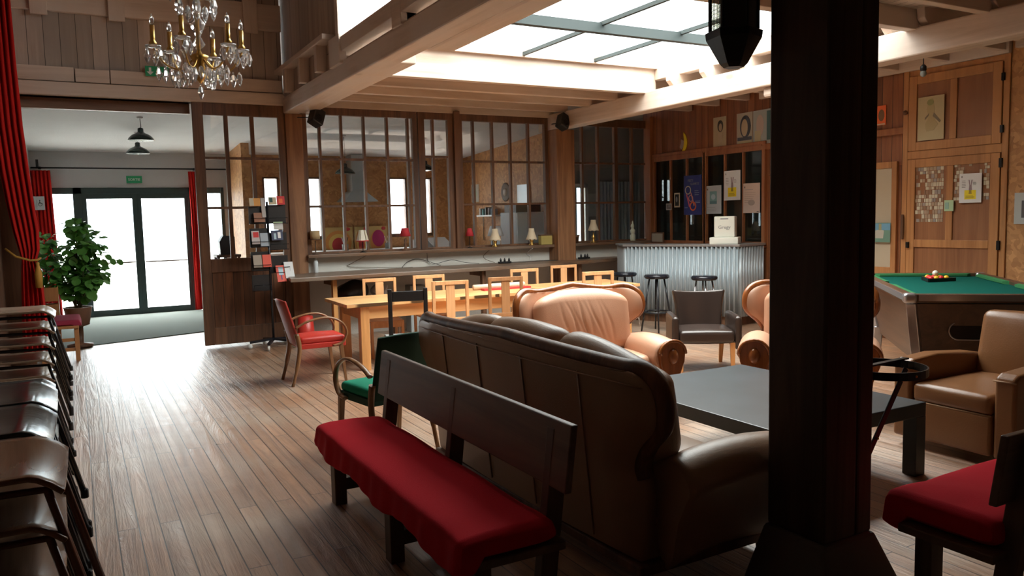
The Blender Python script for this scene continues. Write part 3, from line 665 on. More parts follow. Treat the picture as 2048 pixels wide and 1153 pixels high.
# leather suite
def leather_seat(name, label, loc, rz, W, ncush, lea, trimm, D=.88, H=1.0, back_only=False):
    t = thing(name, label, 'sofa' if ncush > 1 else 'armchair', loc, rz)
    h = W / 2
    def outline(inset=0):
        i = inset; side = []
        P = [(h - .16, .30), (h - .14, .46), (h - .16, .56), (h - .11, .66), (h - .015, .76), (h, .86), (h - .03, .94), (h - .12, .985), (h - .30, H - .012), (0, H + (.03 if ncush == 1 else .015))]
        P = [(x - i if x > h * .6 else x, z - i) for x, z in P]
        c = spline([(x, 0, z) for x, z in P], 5)
        r = [(p.x, p.z) for p in c]
        return r + [(-x, z) for x, z in r[::-1][1:]]
    def curve_y(x): return .17 * (1 - (abs(x) / h) ** 3.5) - .15 if ncush == 1 else .05 * (1 - (abs(x) / h) ** 2) - .02
    # outer back shell, curved in plan
    ol = outline(.012); nz = 10
    m = MB(); n = len(ol)
    bot = .13
    front = []; rear = []
    for j in range(nz + 1):
        fr_, rr = [], []
        half = ol[:(n + 1) // 2]
        # sample by height: width at height z
        z = bot + (H + .02 - bot) * j / nz
        fr_.append(z); front.append(fr_)
    pts = [(h - .17, bot)] + ol + [(-(h - .17), bot)]
    cx = 0
    va = [m.b.verts.new((x, D/2 - .13 + curve_y(x) + (z - .5) * .10, z)) for x, z in pts]; vb = [m.b.verts.new((x, D/2 - .03 + curve_y(x) + (z - .5) * .10, z)) for x, z in pts]
    k = len(pts)
    for i in range(k): m._f([va[i], vb[i], vb[(i + 1) % k], va[(i + 1) % k]], True)
    # fill both faces as vertical strips left half to right half
    hl = (k) // 2
    for V in (va, vb):
        for i in range(hl):
            a, b_, c, d = V[i], V[i + 1], V[k - 2 - i], V[k - 1 - i]
            steps = 10
            prev = None
            row = []
            for q in (a, b_):
                mate = d if q is a else c
                rr = [q]
                for s_ in range(1, steps):
                    f = s_ / steps; x = q.co.x * (1 - f) + mate.co.x * f; z = q.co.z * (1 - f) + mate.co.z * f
                    off = (D/2 - .13 if V is va else D/2 - .03)
                    rr.append(m.b.verts.new((x, off + curve_y(x) + (z - .5) * .10, z)))
                rr.append(mate); row.append(rr)
            for s_ in range(steps):
                vs = [row[0][s_], row[1][s_], row[1][s_ + 1], row[0][s_ + 1]]
                u = []
                for v in vs:
                    if v not in u: u.append(v)
                if len(u) > 2: m._f(u, True)
    bmesh.ops.remove_doubles(m.b, verts=m.b.verts, dist=1e-4)
    sh = m.obj('back_shell', lea, t)
    if ncush > 1:
        for i in range(1, 5):
            x = -h + W * i / 5
            MB().tube([(x, D/2 - .026 + curve_y(x) + (z - .5) * .10, z) for z in (.15, .4, .65, .93)], .004, 6).obj('back_seam', lea, sh)
        MB().tube([(x, D/2 - .022 + curve_y(x) + (.92 - .5) * .10, .92) for x in [(-h + .06) + (W - .12) * q / 20 for q in range(21)]], .004, 6).obj('back_seam', lea, sh)
    tr = outline(0)[7:-7]
    MB().tube([(x, D/2 - .08 + curve_y(x) + (z - .5) * .10, z) for x, z in tr], .040 if ncush > 1 else .034, 10).obj('back_trim', trimm, t)
    # padded inner back
    iw = W - (.30 if ncush > 1 else .33)
    for i in range(ncush):
        cw = iw / ncush; x = -iw / 2 + cw * (i + .5)
        m = MB(); m.rbox((0, 0, 0), (cw + .02, .20 if ncush > 1 else .17, .52), .09 if ncush > 1 else .075, 9 if ncush > 1 else 70, (0, .035 if ncush > 1 else .04, .03))
        if ncush == 1:
            for v in m.b.verts:       # vertical pleats in the worn leather
                if v.co.y < 0:
                    q = v.co.x + v.co.z * .30
                    for x0, dp, wd in ((-.20, .010, .010), (-.13, .016, .009), (-.085, .009, .012), (-.03, .018, .009), (.02, .007, .012), (.08, .012, .010), (.15, .007, .012), (.20, .008, .012)):
                        v.co.y += dp * math.exp(-((q - x0 - .012 * math.sin(v.co.z * 14 + x0 * 40)) / wd) ** 2) * max(0, 1 - abs(v.co.z + .03) / .24)
                v.co.z += -.07 * (abs(v.co.x) / (cw / 2)) ** 3 * max(0, v.co.z) / .26
        if ncush > 1 and i != 1:
            for v in m.b.verts:
                if v.co.z > 0: v.co.z -= .13 * max(0, (v.co.x / cw + .5) if i == 2 else (.5 - v.co.x / cw)) ** 1.5 * v.co.z / .26
        m.xf(Matrix.Translation((x, D/2 - (.21 if ncush > 1 else .24) + curve_y(x), .77 + (.02 if ncush > 1 else -.06))) @ Matrix.Rotation(math.radians(-9), 4, 'X'))
        m.obj('back_cushion', lea, t)
        m = MB(); m.rbox((x, -.04, .385), (cw - .01, D - .34, .15), .05, 7, (0, .02, .035)); m.obj('seat_cushion', lea, t)
    m = MB(); m.rbox((0, -.02, .21), (W - .36, D - .16, .20), .03, 5, (0, .01, 0)); m.obj('seat_base', lea, t)
    MB().box(-h + .14, h - .14, -D/2 + .07, D/2 - .05, .07, .12).obj('plinth', trimm, t, bevel=.01)
    for sx in (-1, 1):
        x = sx * (h - .13); m = MB()
        def arm(u, v, x=x, sx=sx):
            y = -D/2 + .02 + u * (D - .20); q = v * 2 * PI
            top = .585 + .035 * math.sin(u * PI) - .02 * u
            a = math.cos(q); b_ = math.sin(q)
            if b_ >= -.2: return (x + sx * .015 + a * .135, y, top - .11 + b_ * .115)
            k = (-b_ - .2) / .8
            return (x + a * (.135 - .055 * min(1, k * 2.5)) , y, top - .135 - k * .345)
        vs = m.grid(arm, 14, 26); m._f([v for v in vs[0][:-1]]); m._f([v for v in vs[-1][:-1]][::-1])
        bmesh.ops.remove_doubles(m.b, verts=m.b.verts, dist=1e-4)
        am = m.obj('armrest', lea, t)
        out = [(x + sx * .01 + .118 * math.cos(q), .485 + .112 * math.sin(q)) for q in [PI * j / 12 for j in range(13)]] 
        out += [(x + sx * .01 - .112, .42), (x - .075, .30), (x - .055, .10), (x + .055, .10), (x + .075, .30), (x + sx * .01 + .112, .42)]
        MB().poly(out, -D/2 - .02, -D/2 + .03).obj('carved_front', trimm, am, bevel=.010, seg=3)
        MB().tube([(p[0], -D/2 - .02, p[1]) for p in out[:13]], .014, 8).obj('carved_moulding', trimm, am)
        m = MB(); m.lathe([(0, -.03), (.03, -.025), (.045, 0), (.045, .012)], n=14, sx=1, sy=1.0).xf(Matrix.Translation((x + sx * .01, -D/2 - .025, .47)) @ Matrix.Diagonal((1, 1, 1.5, 1)) @ Matrix.Rotation(-PI/2, 4, 'X'))
        m.obj('carved_boss', trimm, am)
    for sx in (-1, 1):
        for y in (-D/2 + .1, D/2 - .1): MB().ball((sx * (h - .18), y, .035), .035, 10).obj('bun_foot', trimm, t)
    return t
leather_seat('leather_sofa', 'large three-seat leather sofa seen from behind, its camel back trimmed in dark wood', (2.42, 3.655, 0), PI/2 + math.radians(.6), 2.42, 3, M_leather_d, M_dark, D=.92, H=.99)
leather_seat('leather_armchair', 'tan leather armchair with polished wood trim beside the long pine table', (3.77, 5.42, 0), math.radians(-8), 1.20, 1, M_leather, M_carved, H=.98)
leather_seat('leather_armchair', 'tan leather armchair with wood trim, half hidden behind the big dark post', (5.32, 4.52, 0), math.radians(-50), 1.05, 1, M_leather, M_carved, H=1.0)

# low black table
t = thing('coffee_table', 'low square black coffee table in the middle of the lounge', 'table', (3.83, 3.66, 0))
M_slate = plain('slate_black_top', (.040, .052, .060), .36, var=.45)
MB().box(-.62, .62, -.76, .76, .365, .45).obj('table_top', M_slate, t, bevel=.006)
for sx in (-1, 1):
    for sy in (-1, 1): MB().box(sx * .62 - (.09 if sx > 0 else 0), sx * .62 + (.09 if sx < 0 else 0), sy * .76 - (.09 if sy > 0 else 0), sy * .76 + (.09 if sy < 0 else 0), 0, .365).obj('leg', M_slate, t, bevel=.004)

# dark tub chair in front of the bar
t = thing('tub_chair', 'small dark brown leather tub chair on pine legs in front of the bar', 'armchair', (5.72, 6.23, 0), math.radians(-33))
m = MB(); m.rbox((0, -.02, .36), (.56, .54, .13), .04, 7, (0, .0, .03)); m.obj('seat', M_leather_t, t)
def bk(u, v, t_=0):
    z = .30 + v * .50; wv = .27 + .06 * max(0, (v - .6)) / .4 if True else 0
    x = (u - .5) * 2 * (.235 + .045 * v ** 3); y = .26 + .05 * v - .05 * (abs(u - .5) * 2) ** 2
    zz = z - .018 * (1 - (abs(u - .5) * 2) ** 2) * (v > .9)
    return (x, y, zz)
m = MB(); m.grid(bk, 12, 12); m.obj('backrest', M_leather_t, t, solid=.075, bevel=.02, seg=3)
for sx in (-1, 1):
    m = MB(); m.rbox((sx * .315, .0, .40), (.075, .56, .34), .035, 6, (0, 0, .01)); m.obj('armrest', M_leather_t, t)
for sx in (-1, 1):
    MB().bar((sx * .26, -.24, .30), (sx * .26, -.26, 0), .05, .05, taper=.7).obj('leg', M_pine, t, bevel=.003)
    MB().bar((sx * .24, .22, .30), (sx * .24, .30, 0), .05, .05, taper=.7).obj('leg', M_pine, t, bevel=.003)

# chestnut club chair
t = thing('club_chair', 'boxy chestnut leather club chair in front of the pool table', 'armchair', (5.30, 3.02, 0), math.radians(-91))
m = MB(); m.rbox((0, -.02, .20), (.54, .80, .26), .02, 5); m.obj('seat_base', M_leather_c, t)
m = MB(); m.rbox((0, -.035, .385), (.53, .76, .13), .035, 8, (0, .01, .025)); m.obj('seat_cushion', M_leather_c, t)
MB().tube([(-.27, -.415, .325), (.27, -.415, .325)], .005, 6).obj('seat_piping', C('tan_piping', (.35, .2, .1)), t)
m = MB(); m.rbox((0, 0, 0), (.60, .17, .56), .06, 8, (0, .03, .01)).xf(Matrix.Translation((0, .42, .60)) @ Matrix.Rotation(math.radians(-12), 4, 'X')); m.obj('backrest', M_leather_c, t)
for sx in (-1, 1):
    m = MB()
    prof = [(-.41, .06), (-.41, .575), (-.36, .60), (-.1, .615), (.3, .585), (.50, .55), (.50, .06)]
    m.poly([(y, z) for y, z in prof], -.065, .065).xf(Matrix.Translation((sx * .345, 0, 0)) @ Matrix.Rotation(PI/2, 4, 'Z') @ Matrix.Diagonal((1, 1, 1, 1)))
    a = m.obj('armrest', M_leather_c, t, bevel=.022, seg=4)
    MB().tube([(sx * .345 - .07, -.414, .555), (sx * .345 + .07, -.414, .555)], .005, 6).obj('piping', C('tan_piping', (.35, .2, .1)), a)
for sx in (-1, 1):
    for y in (-.34, .34): MB().box(sx * .30 - .025, sx * .30 + .025, y - .025, y + .025, 0, .065).obj('foot', M_dark, t)

# long pine table
t = thing('dining_table', 'long honey pine table with rough edges along the inner windows', 'table', (4.42, 8.56, 0), math.radians(-1))
top = [(-1.93, -.455)]
rnd = random.Random(5)
for i in range(1, 24): top.append((-1.93 + 3.84 * i / 24, -.455 + rnd.uniform(-.012, .012)))
top += [(1.93, -.46), (2.02, .45), (-1.93, .45)]
MB().polyz(top, .70, .738).obj('table_top', M_pine_x, t, bevel=.004)
MB().box(-1.72, 1.80, -.38, -.35, .56, .70).obj('apron', M_pine_x, t, bevel=.003)
MB().box(-1.72, 1.80, .35, .38, .56, .70).obj('apron', M_pine_x, t, bevel=.003)
for x in (-1.74, 1.82): MB().box(x - .015, x + .015, -.35, .35, .56, .70).obj('end_apron', M_pine, t, bevel=.003)
for x in (-1.72, 1.78):
    for y in (-.36, .36): MB().box(x - .05, x + .05, y - .05, y + .05, 0, .70).obj('leg', M_pine, t, bevel=.005)
tag(MB().lathe([(.0, -.36), (.032, -.36), (.034, 0), (.032, .36), (0, .36)], n=14).xf(Matrix.Rotation(PI/2, 4, 'Y')).obj('paper_roll', C('pale_pink_roll', (.75, .55, .42)), loc=(4.62, 8.70, .775)), 'pale pinkish roll lying on the long pine table', 'roll')
tag(MB().box(-.33, .33, -.05, .05, 0, .02).obj('red_folder', C('folder_red', (.5, .03, .03)), loc=(4.66, 8.59, .7385)), 'flat red strip lying in front of the roll on the pine table', 'folder')

# pine splat-back chairs
def splat_chair(label, wm):
    t = thing('dining_chair', label, 'chair', (0, 0, 0), 0, 'splat-back chairs round the long pine table')
    MB().box(-.20, .20, -.20, .185, .43, .455).obj('seat', wm, t, bevel=.006)
    for sx in (-1, 1):
        MB().box(sx * .185 - .017, sx * .185 + .017, -.19, -.155, 0, .43).obj('leg', wm, t, bevel=.003)
        MB().hexa([(sx * .19 - .017, .19, 0), (sx * .19 + .017, .19, 0), (sx * .19 + .017, .222, 0), (sx * .19 - .017, .222, 0), (sx * .19 - .017, .20, .95), (sx * .19 + .017, .20, .95), (sx * .19 + .017, .23, .95), (sx * .19 - .017, .23, .95)]).obj('leg', wm, t, bevel=.003)
        MB().box(sx * .185 - .008, sx * .185 + .008, -.155, .19, .18, .205).obj('stretcher', wm, t)
    MB().box(-.173, .173, .20, .228, .905, .95).obj('top_rail', wm, t, bevel=.004)
    MB().box(-.173, .173, .195, .22, .50, .54).obj('lower_rail', wm, t, bevel=.004)
    MB().box(-.05, .05, .203, .218, .54, .905).obj('splat', wm, t, bevel=.003)
    MB().box(-.168, .168, -.185, -.165, .37, .43).obj('seat_rail', wm, t)
    return t
c0 = splat_chair('pale splat-back chair on the near side of the pine table, left of the brown one', M_oak)
c0.location = (3.60, 8.07, 0); c0.rotation_euler.z = PI - math.radians(9)
cd = splat_chair('darker brown splat-back chair on the near side of the pine table', M_oak_d)
cd.location = (4.31, 8.10, 0); cd.rotation_euler.z = PI - math.radians(10)
G = 'splat-back chairs round the long pine table'
place(c0, (5.56, 8.05, 0), PI - math.radians(10), 'pale splat-back chair rising right behind the tan leather armchair', G)
for x, y, lb in ((3.20, 9.0, 'first splat-back chair on the far side of the table, nearest the red armchair'), (3.88, 9.06, 'second splat-back chair on the far side of the pine table'), (5.33, 9.14, 'third splat-back chair on the far side, behind the brown near chair'), (6.15, 9.42, 'splat-back chair on the far side nearest the bar stools')):
    c = place(c0, (x, y, 0), math.radians(-8), lb, G); c.scale = (1, 1, .97)
t = thing('black_chair', 'plain black chair with a grey seat between the pine table and the green armchair', 'chair', (2.86, 7.42, 0), PI - math.radians(12))
MB().box(-.19, .19, -.19, .18, .43, .46).obj('seat', C('grey_seat', (.22, .24, .25), .5), t, bevel=.008)
for sx in (-1, 1):
    MB().box(sx * .175 - .018, sx * .175 + .018, -.19, -.155, 0, .43).obj('leg', M_black, t, bevel=.003)
    MB().box(sx * .175 - .02, sx * .175 + .02, .185, .22, 0, .955).obj('leg', M_black, t, bevel=.006)
MB().box(-.155, .155, .195, .215, .83, .93).obj('top_rail', M_black, t, bevel=.006)
MB().box(-.155, .155, .195, .21, .28, .32).obj('stretcher', M_black, t)

# bentwood bridge armchairs
def bridge_chair(label, loc, rz, back_m, seat_m, wood_m, frame_m, W=.50, straight=False):
    t = thing('bridge_armchair', label, 'armchair', loc, rz)
    h = W / 2 - .04
    def bf(u, v):
        x = (u - .5) * 2 * (h - .005); y = .20 + .13 * v + .035 * (1 - (abs(u - .5) * 2) ** 2); z = .40 + .45 * v + (.015 * math.cos((u - .5) * PI) if v > .99 else 0)
        return (x, y, z)
    m = MB(); m.grid(bf, 12, 8); bk_ = m.obj('backrest', back_m, t, solid=.022, bevel=.006)
    m = MB(); m.rbox((0, -.03, .44), (W - .10, .46, .07), .03, 7, (0, 0, .025)); m.obj('seat_cushion', seat_m, t)
    MB().box(-h, h, -.26, .20, .36, .41).obj('seat_frame', frame_m, t, bevel=.006)
    for sx in (-1, 1):
        x = sx * (h + .018)
        p = spline([(x, .25, .58), (x, .12, .64), (x, -.08, .665), (x, -.22, .60), (x, -.265, .50), (x, -.22, .40), (x, -.12, .375)], 5)
        MB().tube(p, .022, 8, flat=.55).obj('armrest', wood_m, t)
        MB().bar((x * .96, -.20, .40), (x * .98, -.24, 0), .042, .042, taper=.6).obj('leg', wood_m, t, bevel=.004)
        MB().tube(spline([(x * .93, .24, .52), (x * .93, .215, .38), (x * .95, .245, .2), (x * .97, .30, .0)], 4), [.026] * 4 + [.024] * 5 + [.017] * 4, 6).obj('leg', wood_m, t)
    return t
bridge_chair('red bentwood armchair at the left end of the long pine table', (2.10, 8.02, 0), PI/2, M_redp, M_redv, M_bent, M_redv)
bridge_chair('dark green armchair with a bright green seat behind the long bench', (1.87, 5.30, 0), PI + math.radians(10), M_greend, M_green, M_bent, M_greend, W=.54)

# pool table
A = math.atan2(.71, .70)
t = thing('pool_table', 'green pool table with chrome corners by the pine cupboard', 'table', (0, 0, 0))
Lp, Wp = 2.35, 1.20
N0 = Vector((5.85, 4.01, 0)); uu = Vector((.70, .714, 0)); vv = Vector((.714, -.70, 0))
t.location = N0 + uu * Lp / 2 + vv * Wp / 2; t.rotation_euler.z = A
wd_ = wood('pool_walnut', (.13, .065, .035), (.07, .035, .02), 'x', .35, grain=7)
hl, hw = Lp / 2, Wp / 2
MB().hexa([(-hl + .28, -hw + .17, .30), (hl - .28, -hw + .17, .30), (hl - .28, hw - .17, .30), (-hl + .28, hw - .17, .30), (-hl + .05, -hw + .05, .85), (hl - .05, -hw + .05, .85), (hl - .05, hw - .05, .85), (-hl + .05, hw - .05, .85)]).obj('cabinet', wd_, t, bevel=.006)
MB().box(-hl + .06, hl - .06, -hw + .06, hw - .06, .851, .895).obj('felt_bed', M_felt, t)
m = MB().box(-hl, hl, -hw, -hw + .07, .86, .93).box(-hl, hl, hw - .07, hw, .86, .93).box(-hl, -hl + .07, -hw + .07, hw - .07, .86, .93).box(hl - .07, hl, -hw + .07, hw - .07, .86, .93)
m.obj('rail', wd_, t, bevel=.008)
for a in (0, 1):
    for sg in (-1, 1):
        if a == 0:
            for q in (-1, 1): MB().hexa([(q * hl * .5 - .46, sg * (hw - .07), .885), (q * hl * .5 + .46, sg * (hw - .07), .885), (q * hl * .5 + .42, sg * (hw - .115), .90), (q * hl * .5 - .42, sg * (hw - .115), .90), (q * hl * .5 - .46, sg * (hw - .07), .928), (q * hl * .5 + .46, sg * (hw - .07), .928), (q * hl * .5 + .42, sg * (hw - .115), .922), (q * hl * .5 - .42, sg * (hw - .115), .922)]).obj('cushion_rail', M_cushg, t)
        else: MB().hexa([(sg * (hl - .07), -hw + .14, .885), (sg * (hl - .07), hw - .14, .885), (sg * (hl - .115), hw - .18, .90), (sg * (hl - .115), -hw + .18, .90), (sg * (hl - .07), -hw + .14, .928), (sg * (hl - .07), hw - .14, .928), (sg * (hl - .115), hw - .18, .922), (sg * (hl - .115), -hw + .18, .922)]).obj('cushion_rail', M_cushg, t)
silv = plain('brushed_aluminium', (.6, .6, .62), .3, .9)
for sg in (-1, 1):
    MB().box(-hl + .1, hl - .1, sg * hw - .004, sg * hw + .004, .875, .925).obj('edge_strip', silv, t)
    MB().box(sg * hl - .004, sg * hl + .004, -hw + .1, hw - .1, .875, .925).obj('edge_strip', silv, t)
    for q in (-1, 1):
        m = MB(); m.rbox((sg * (hl - .04), q * (hw - .04), .895), (.105, .105, .085), .03, 3); m.obj('corner_cap', silv, t)
        MB().bar((sg * (hl - .06), q * (hw - .06), .86), (sg * (hl - .24), q * (hw - .15), .36), .075, .075, up=(0, 0, 1)).obj('corner_strip', silv, t, bevel=.006)
        MB().bar((sg * (hl - .24), q * (hw - .15), .38), (sg * (hl - .20), q * (hw - .13), 0), .09, .09, up=(0, 1, 0)).obj('leg', silv, t, bevel=.01)
ov = [(.17 * math.copysign(1, math.cos(a)) + .075 * math.cos(a), .62 + .075 * math.sin(a)) for a in [2 * PI * (k + .5) / 24 for k in range(24)]]
m = MB().poly(ov, -.006, .006).xf(Matrix.Rotation(-PI/2, 4, 'Z')); m.obj('ball_return', M_black, t, loc=(-hl + .135, 0, 0), rot=(0, .0, 0))
MB().tube([(0, -x, z) for x, z in ov], .006, 6, closed=True).obj('return_rim', silv, t, loc=(-hl + .125, 0, 0))
tri = MB(); C3 = Vector((-.03, .02, 0))
# rack and balls in world space
bc = Vector((7.46, 4.80, .896)); ang = A + .5
def rp(x, y): return Vector((bc.x + x * math.cos(ang) - y * math.sin(ang), bc.y + x * math.sin(ang) + y * math.cos(ang), bc.z))
cn = [(-.092, -.155), (.178, 0.0), (-.092, .155)]
m = MB()
for i in range(3):
    a = rp(*cn[i]); b_ = rp(*cn[(i + 1) % 3]); m.bar(a + Vector((0, 0, .018)), b_ + Vector((0, 0, .018)), .014, .034)
bmesh.ops.translate(m.b, verts=m.b.verts, vec=-bc)
tag(m.obj('ball_rack', M_black, loc=bc), 'black triangle rack round the pool balls', 'rack')
cols = [M for M in (plain('ball_yellow', (.85, .48, .03), .12), plain('ball_red', (.62, .03, .03), .12))]
seq = [0, 1, 1, 0, 1, 1, 0, 1, 0, 1]; k = 0; rb = .0285
names = ['yellow', 'red']; cnt = {0: 0, 1: 0}
balls = []
for row in range(4):
    for j in range(row + 1):
        x = .105 - row * rb * 1.76; y = (j - row / 2) * rb * 2.03
        c = seq[k]; k += 1
        balls.append((rp(x, y) + Vector((0, 0, rb)), c, row, j))
for p, c, row, j in balls:
    o = MB().ball((0, 0, 0), rb, 16).obj('pool_ball', cols[c], loc=p)
    place_ = ['at the tip', 'in the second row', 'in the third row', 'in the back row'][row]
    side = '' if row == 0 else (['left', 'right'] if row == 1 else ['left', 'middle', 'right'] if row == 2 else ['left end', 'second from left', 'second from right', 'right end'])[j]
    tag(o, ('%s pool ball %s of the black rack%s' % (names[c], place_, ', ' + side if side else '')), 'ball', 'balls in the black rack')
tag(MB().ball((0, 0, 0), rb, 16).obj('cue_ball', plain('ball_white', (.82, .80, .70), .12), loc=rp(.0, 0) + Vector((0, 0, rb * 2.75))), 'white cue ball lying on top of the racked balls', 'ball')

# bar with corrugated front
trim(MB().box(8.60, 8.80, 8.62, 10.82, 1.10, 1.135), M_redtrim, 'narrow shelf below the bar windows')
t = thing('bar_counter', 'bar counter faced with corrugated metal sheet', 'bar', (7.6, 9.6, 0))
def corr(m, p, q, z0, z1, pitch=.066, amp=.023):
    p = Vector(p); q = Vector(q); L_ = (q - p).length; d = (q - p) / L_; n = Vector((-d.y, d.x, 0)); k = int(L_ / pitch * 8)
    def f(u, v): return p + d * (u * L_) + n * (amp * math.sin(u * L_ / pitch * 2 * PI)) + Vector((0, 0, z0 + v * (z1 - z0)))
    m.grid(f, k, 1); return m
pA, pB, pC, pA2 = (7.39 - 7.6, 9.76 - 9.6, 0), (8.20 - 7.6, 8.20 - 9.6, 0), (8.80 - 7.6, 8.30 - 9.6, 0), (7.62 - 7.6, 10.25 - 9.6, 0)
for a, b_ in ((pA2, pA), (pA, pB), (pB, pC)): corr(MB(), a, b_, .13, 1.14).obj('corrugated_sheet', M_galv, t, solid=.003)
core = [(-.19, .16), (.61, -1.37), (1.19, -1.27), (1.19, -1.02), (.72, -1.06), (.10, .20), (.28, .62), (.06, .68)]
MB().polyz([(x * .97 + .03, y * .985 + .012) for x, y in core], 0, 1.13).obj('bar_body', M_dark, t)
MB().polyz([(-.25, .17), (.59, -1.43), (1.21, -1.33), (1.21, -.96), (.76, -1.0), (.14, .20), (.32, .66), (.02, .72)], 1.14, 1.172).obj('bar_top', plain('grey_zinc_top', (.30, .29, .28), .35, .3, var=.15), t, bevel=.004)
till = thing('cash_register', 'cream cash register standing on the bar', 'cash register', (8.26, 8.52, 1.172), math.radians(-52))
m = MB(); m.rbox((0, 0, .05), (.40, .36, .10), .012, 2); m.obj('drawer_base', M_cream, till)
m = MB(); m.rbox((0, .02, .25), (.29, .26, .30), .018, 2); hd = m.obj('housing', M_cream, till)
MB().box(-.055, .055, -.113, -.108, .355, .372).obj('display', GREY, hd)
MB().text('Gregy', .07, .0, .22, -.1135).xf(Matrix.Shear('XZ', 4, (.25, 0)) if False else Matrix.Identity(4)).obj('lettering', GREY, hd)
M_seat = plain('black_vinyl_seat', (.012, .014, .02), .18)
def stool(label, loc, legm, kick=True):
    t = thing('bar_stool', label, 'stool', loc, 0, None)
    MB().lathe([(.0, .735), (.155, .735), (.172, .75), (.175, .775), (.16, .792), (.10, .797), (0, .80)], n=28).obj('seat', M_seat, t)
    for k in range(4):
        a = PI/4 + k * PI/2 + .2
        MB().tube([(.10 * math.cos(a), .10 * math.sin(a), .74), (.215 * math.cos(a), .215 * math.sin(a), 0.0)], .012, 8).obj('leg', legm, t)
    rr = .17; MB().tube([(rr * math.cos(q), rr * math.sin(q), .27) for q in [2 * PI * i / 28 for i in range(28)]], .010 if legm is M_chrome else .014, 8, closed=True).obj('foot_ring', legm, t)
    return t
stool('black round bar stool on black legs, the middle of the three at the bar', (7.02, 8.56, 0), M_bmet)
stool('round bar stool on chrome legs behind the dark tub chair', (7.30, 7.92, 0), M_chrome)
stool('round bar stool on chrome legs at the right end of the long pine table', (6.97, 9.22, 0), M_chrome)

# ================================================================ THE REST OF THE HALL
# long desk below the inner windows
t = thing('wall_desk', 'long worn dark worktop along the white plaster strip', 'desk', (0, 0, 0))
MB().polyz([(2.36, 10.08), (4.9, 10.12), (6.5, 10.22), (7.1, 10.35), (7.9, 10.60), (8.1, 10.75), (8.1, 11.01), (7.15, 11.01), (7.15, 10.70), (6.77, 10.70), (6.77, 11.01), (2.84, 11.01), (2.84, 10.91), (2.5, 10.91)], .865, .92).obj('desk_top', M_desk, t, bevel=.008)
for x in (2.98, 5.2, 7.0):
    MB().box(x - .03, x + .03, 10.25 if x < 6.9 else 10.42, 10.33 if x < 6.9 else 10.50, 0, .865).obj('leg', M_pine if x < 3 else M_dark, t, bevel=.004)
    MB().box(x - .03, x + .03, 10.33 if x < 6.9 else 10.5, 10.68, .78, .865).obj('bracket', M_dark, t, bevel=.004)
t = thing('low_shelf', 'low plank shelf under the left end of the dark desk', 'shelf', (3.55, 10.62, 0))
MB().box(-.52, .45, -.17, .17, .52, .56).obj('board', wood('low_shelf_wood', (.34, .19, .10), (.2, .1, .05), 'x', .5), t, bevel=.004)
for x in (-.46, .40): MB().box(x - .02, x + .02, -.15, .15, 0, .52).obj('side', M_dark, t)
m = MB(); m.rbox((0, 0, .09), (.46, .24, .18), .08, 7, (0, .02, .02))
for v in m.b.verts: v.co.z *= 1 + .25 * math.sin(v.co.x * 9 + 1); v.co.y += .015 * math.sin(v.co.x * 30)
tag(m.obj('shoulder_bag', M_black, loc=(3.32, 10.62, .568)), 'black soft bag under the left end of the desk', 'bag')
m = MB(); m.rbox((0, 0, .08), (.22, .20, .16), .07, 8)
for v in m.b.verts: v.co += Vector((.012 * math.sin(v.co.z * 60), .012 * math.sin(v.co.x * 60), .02 * math.sin(v.co.x * 45 + v.co.y * 30)))
tag(m.obj('crumpled_bag', plain('thin_white_plastic', (.75, .76, .78), .4), loc=(3.72, 10.62, .565)), 'crumpled white plastic bag beside the black bag', 'bag')
m = MB(); m.rbox((0, 0, .012), (.20, .14, .024), .012, 3)
tag(m.obj('red_pouch', M_redv, loc=(3.12, 10.47, .562)), 'small red pouch lying in front of the black bag', 'pouch')
m = MB(); m.rbox((0, 0, .18), (.24, .2, .36), .01, 2)
tag(m.obj('storage_box', C('box_grey', (.30, .34, .34)), loc=(4.28, 10.66, 0)), 'grey storage box standing on the floor under the desk', 'box')
bpy.data.objects['storage_box'].scale = (1, 1, 1.9)
for i, (x, z) in enumerate(((7.30, .70), (7.40, .69))):
    pass
# desk things
t = thing('spray_bottle', 'slim white bottle at the left end of the dark desk', 'bottle', (2.92, 10.93, .92))
MB().lathe([(0, 0), (.03, 0), (.032, .01), (.032, .15), (.022, .175), (.013, .185), (.013, .2)], n=14).obj('bottle_body', plain('milky_plastic', (.70, .75, .76), .3), t)
MB().lathe([(.014, .2), (.014, .22), (.008, .235), (0, .24)], n=12).obj('cap', M_cream, t)
def power_strip(x, y, label, plugs):
    t = thing('power_strip', label, 'power strip', (x, y, .921), .05)
    MB().box(-.11, .11, -.025, .025, 0, .03).obj('housing', M_black, t, bevel=.006)
    for px in plugs:
        m = MB(); m.lathe([(0, .03), (.016, .03), (.016, .055), (.008, .075), (.004, .085)], (px, 0, 0), 10).obj('plug', M_black, t)
power_strip(5.80, 10.72, 'black power strip with upright plugs on the dark desk', (-.07, 0, .08))
power_strip(7.30, 10.75, 'black power strip on the desk right of the thick post', (-.06, .02, .07))
def cord(pts, label, col=M_black, r=.004):
    c = MB().tube(spline(pts, 7), r, 6).obj('cable', col); return tag(c, label, 'cable')
cord([(3.62, 10.84, 1.13), (3.45, 11.0, 1.02), (3.40, 11.0, .98), (3.7, 10.99, .955), (4.1, 10.95, .928), (4.35, 10.9, .926)], 'thin brown lamp cable with a switch hanging on the left of the plaster strip', C('cord_brown', (.12, .09, .05)))
cord([(4.18, 10.9, .928), (4.3, 10.99, 1.0), (4.45, 11.0, 1.04), (4.62, 10.99, 1.0), (4.8, 10.9, .93)], 'black cable looping up the plaster strip near the red lamp')
cord([(4.62, 10.99, 1.12), (4.64, 11.0, 1.0), (4.72, 10.97, .95), (5.0, 10.95, 1.0), (5.25, 10.96, .95), (5.45, 10.9, .93)], 'dark lamp cable lying in a low curve left of the power strip')
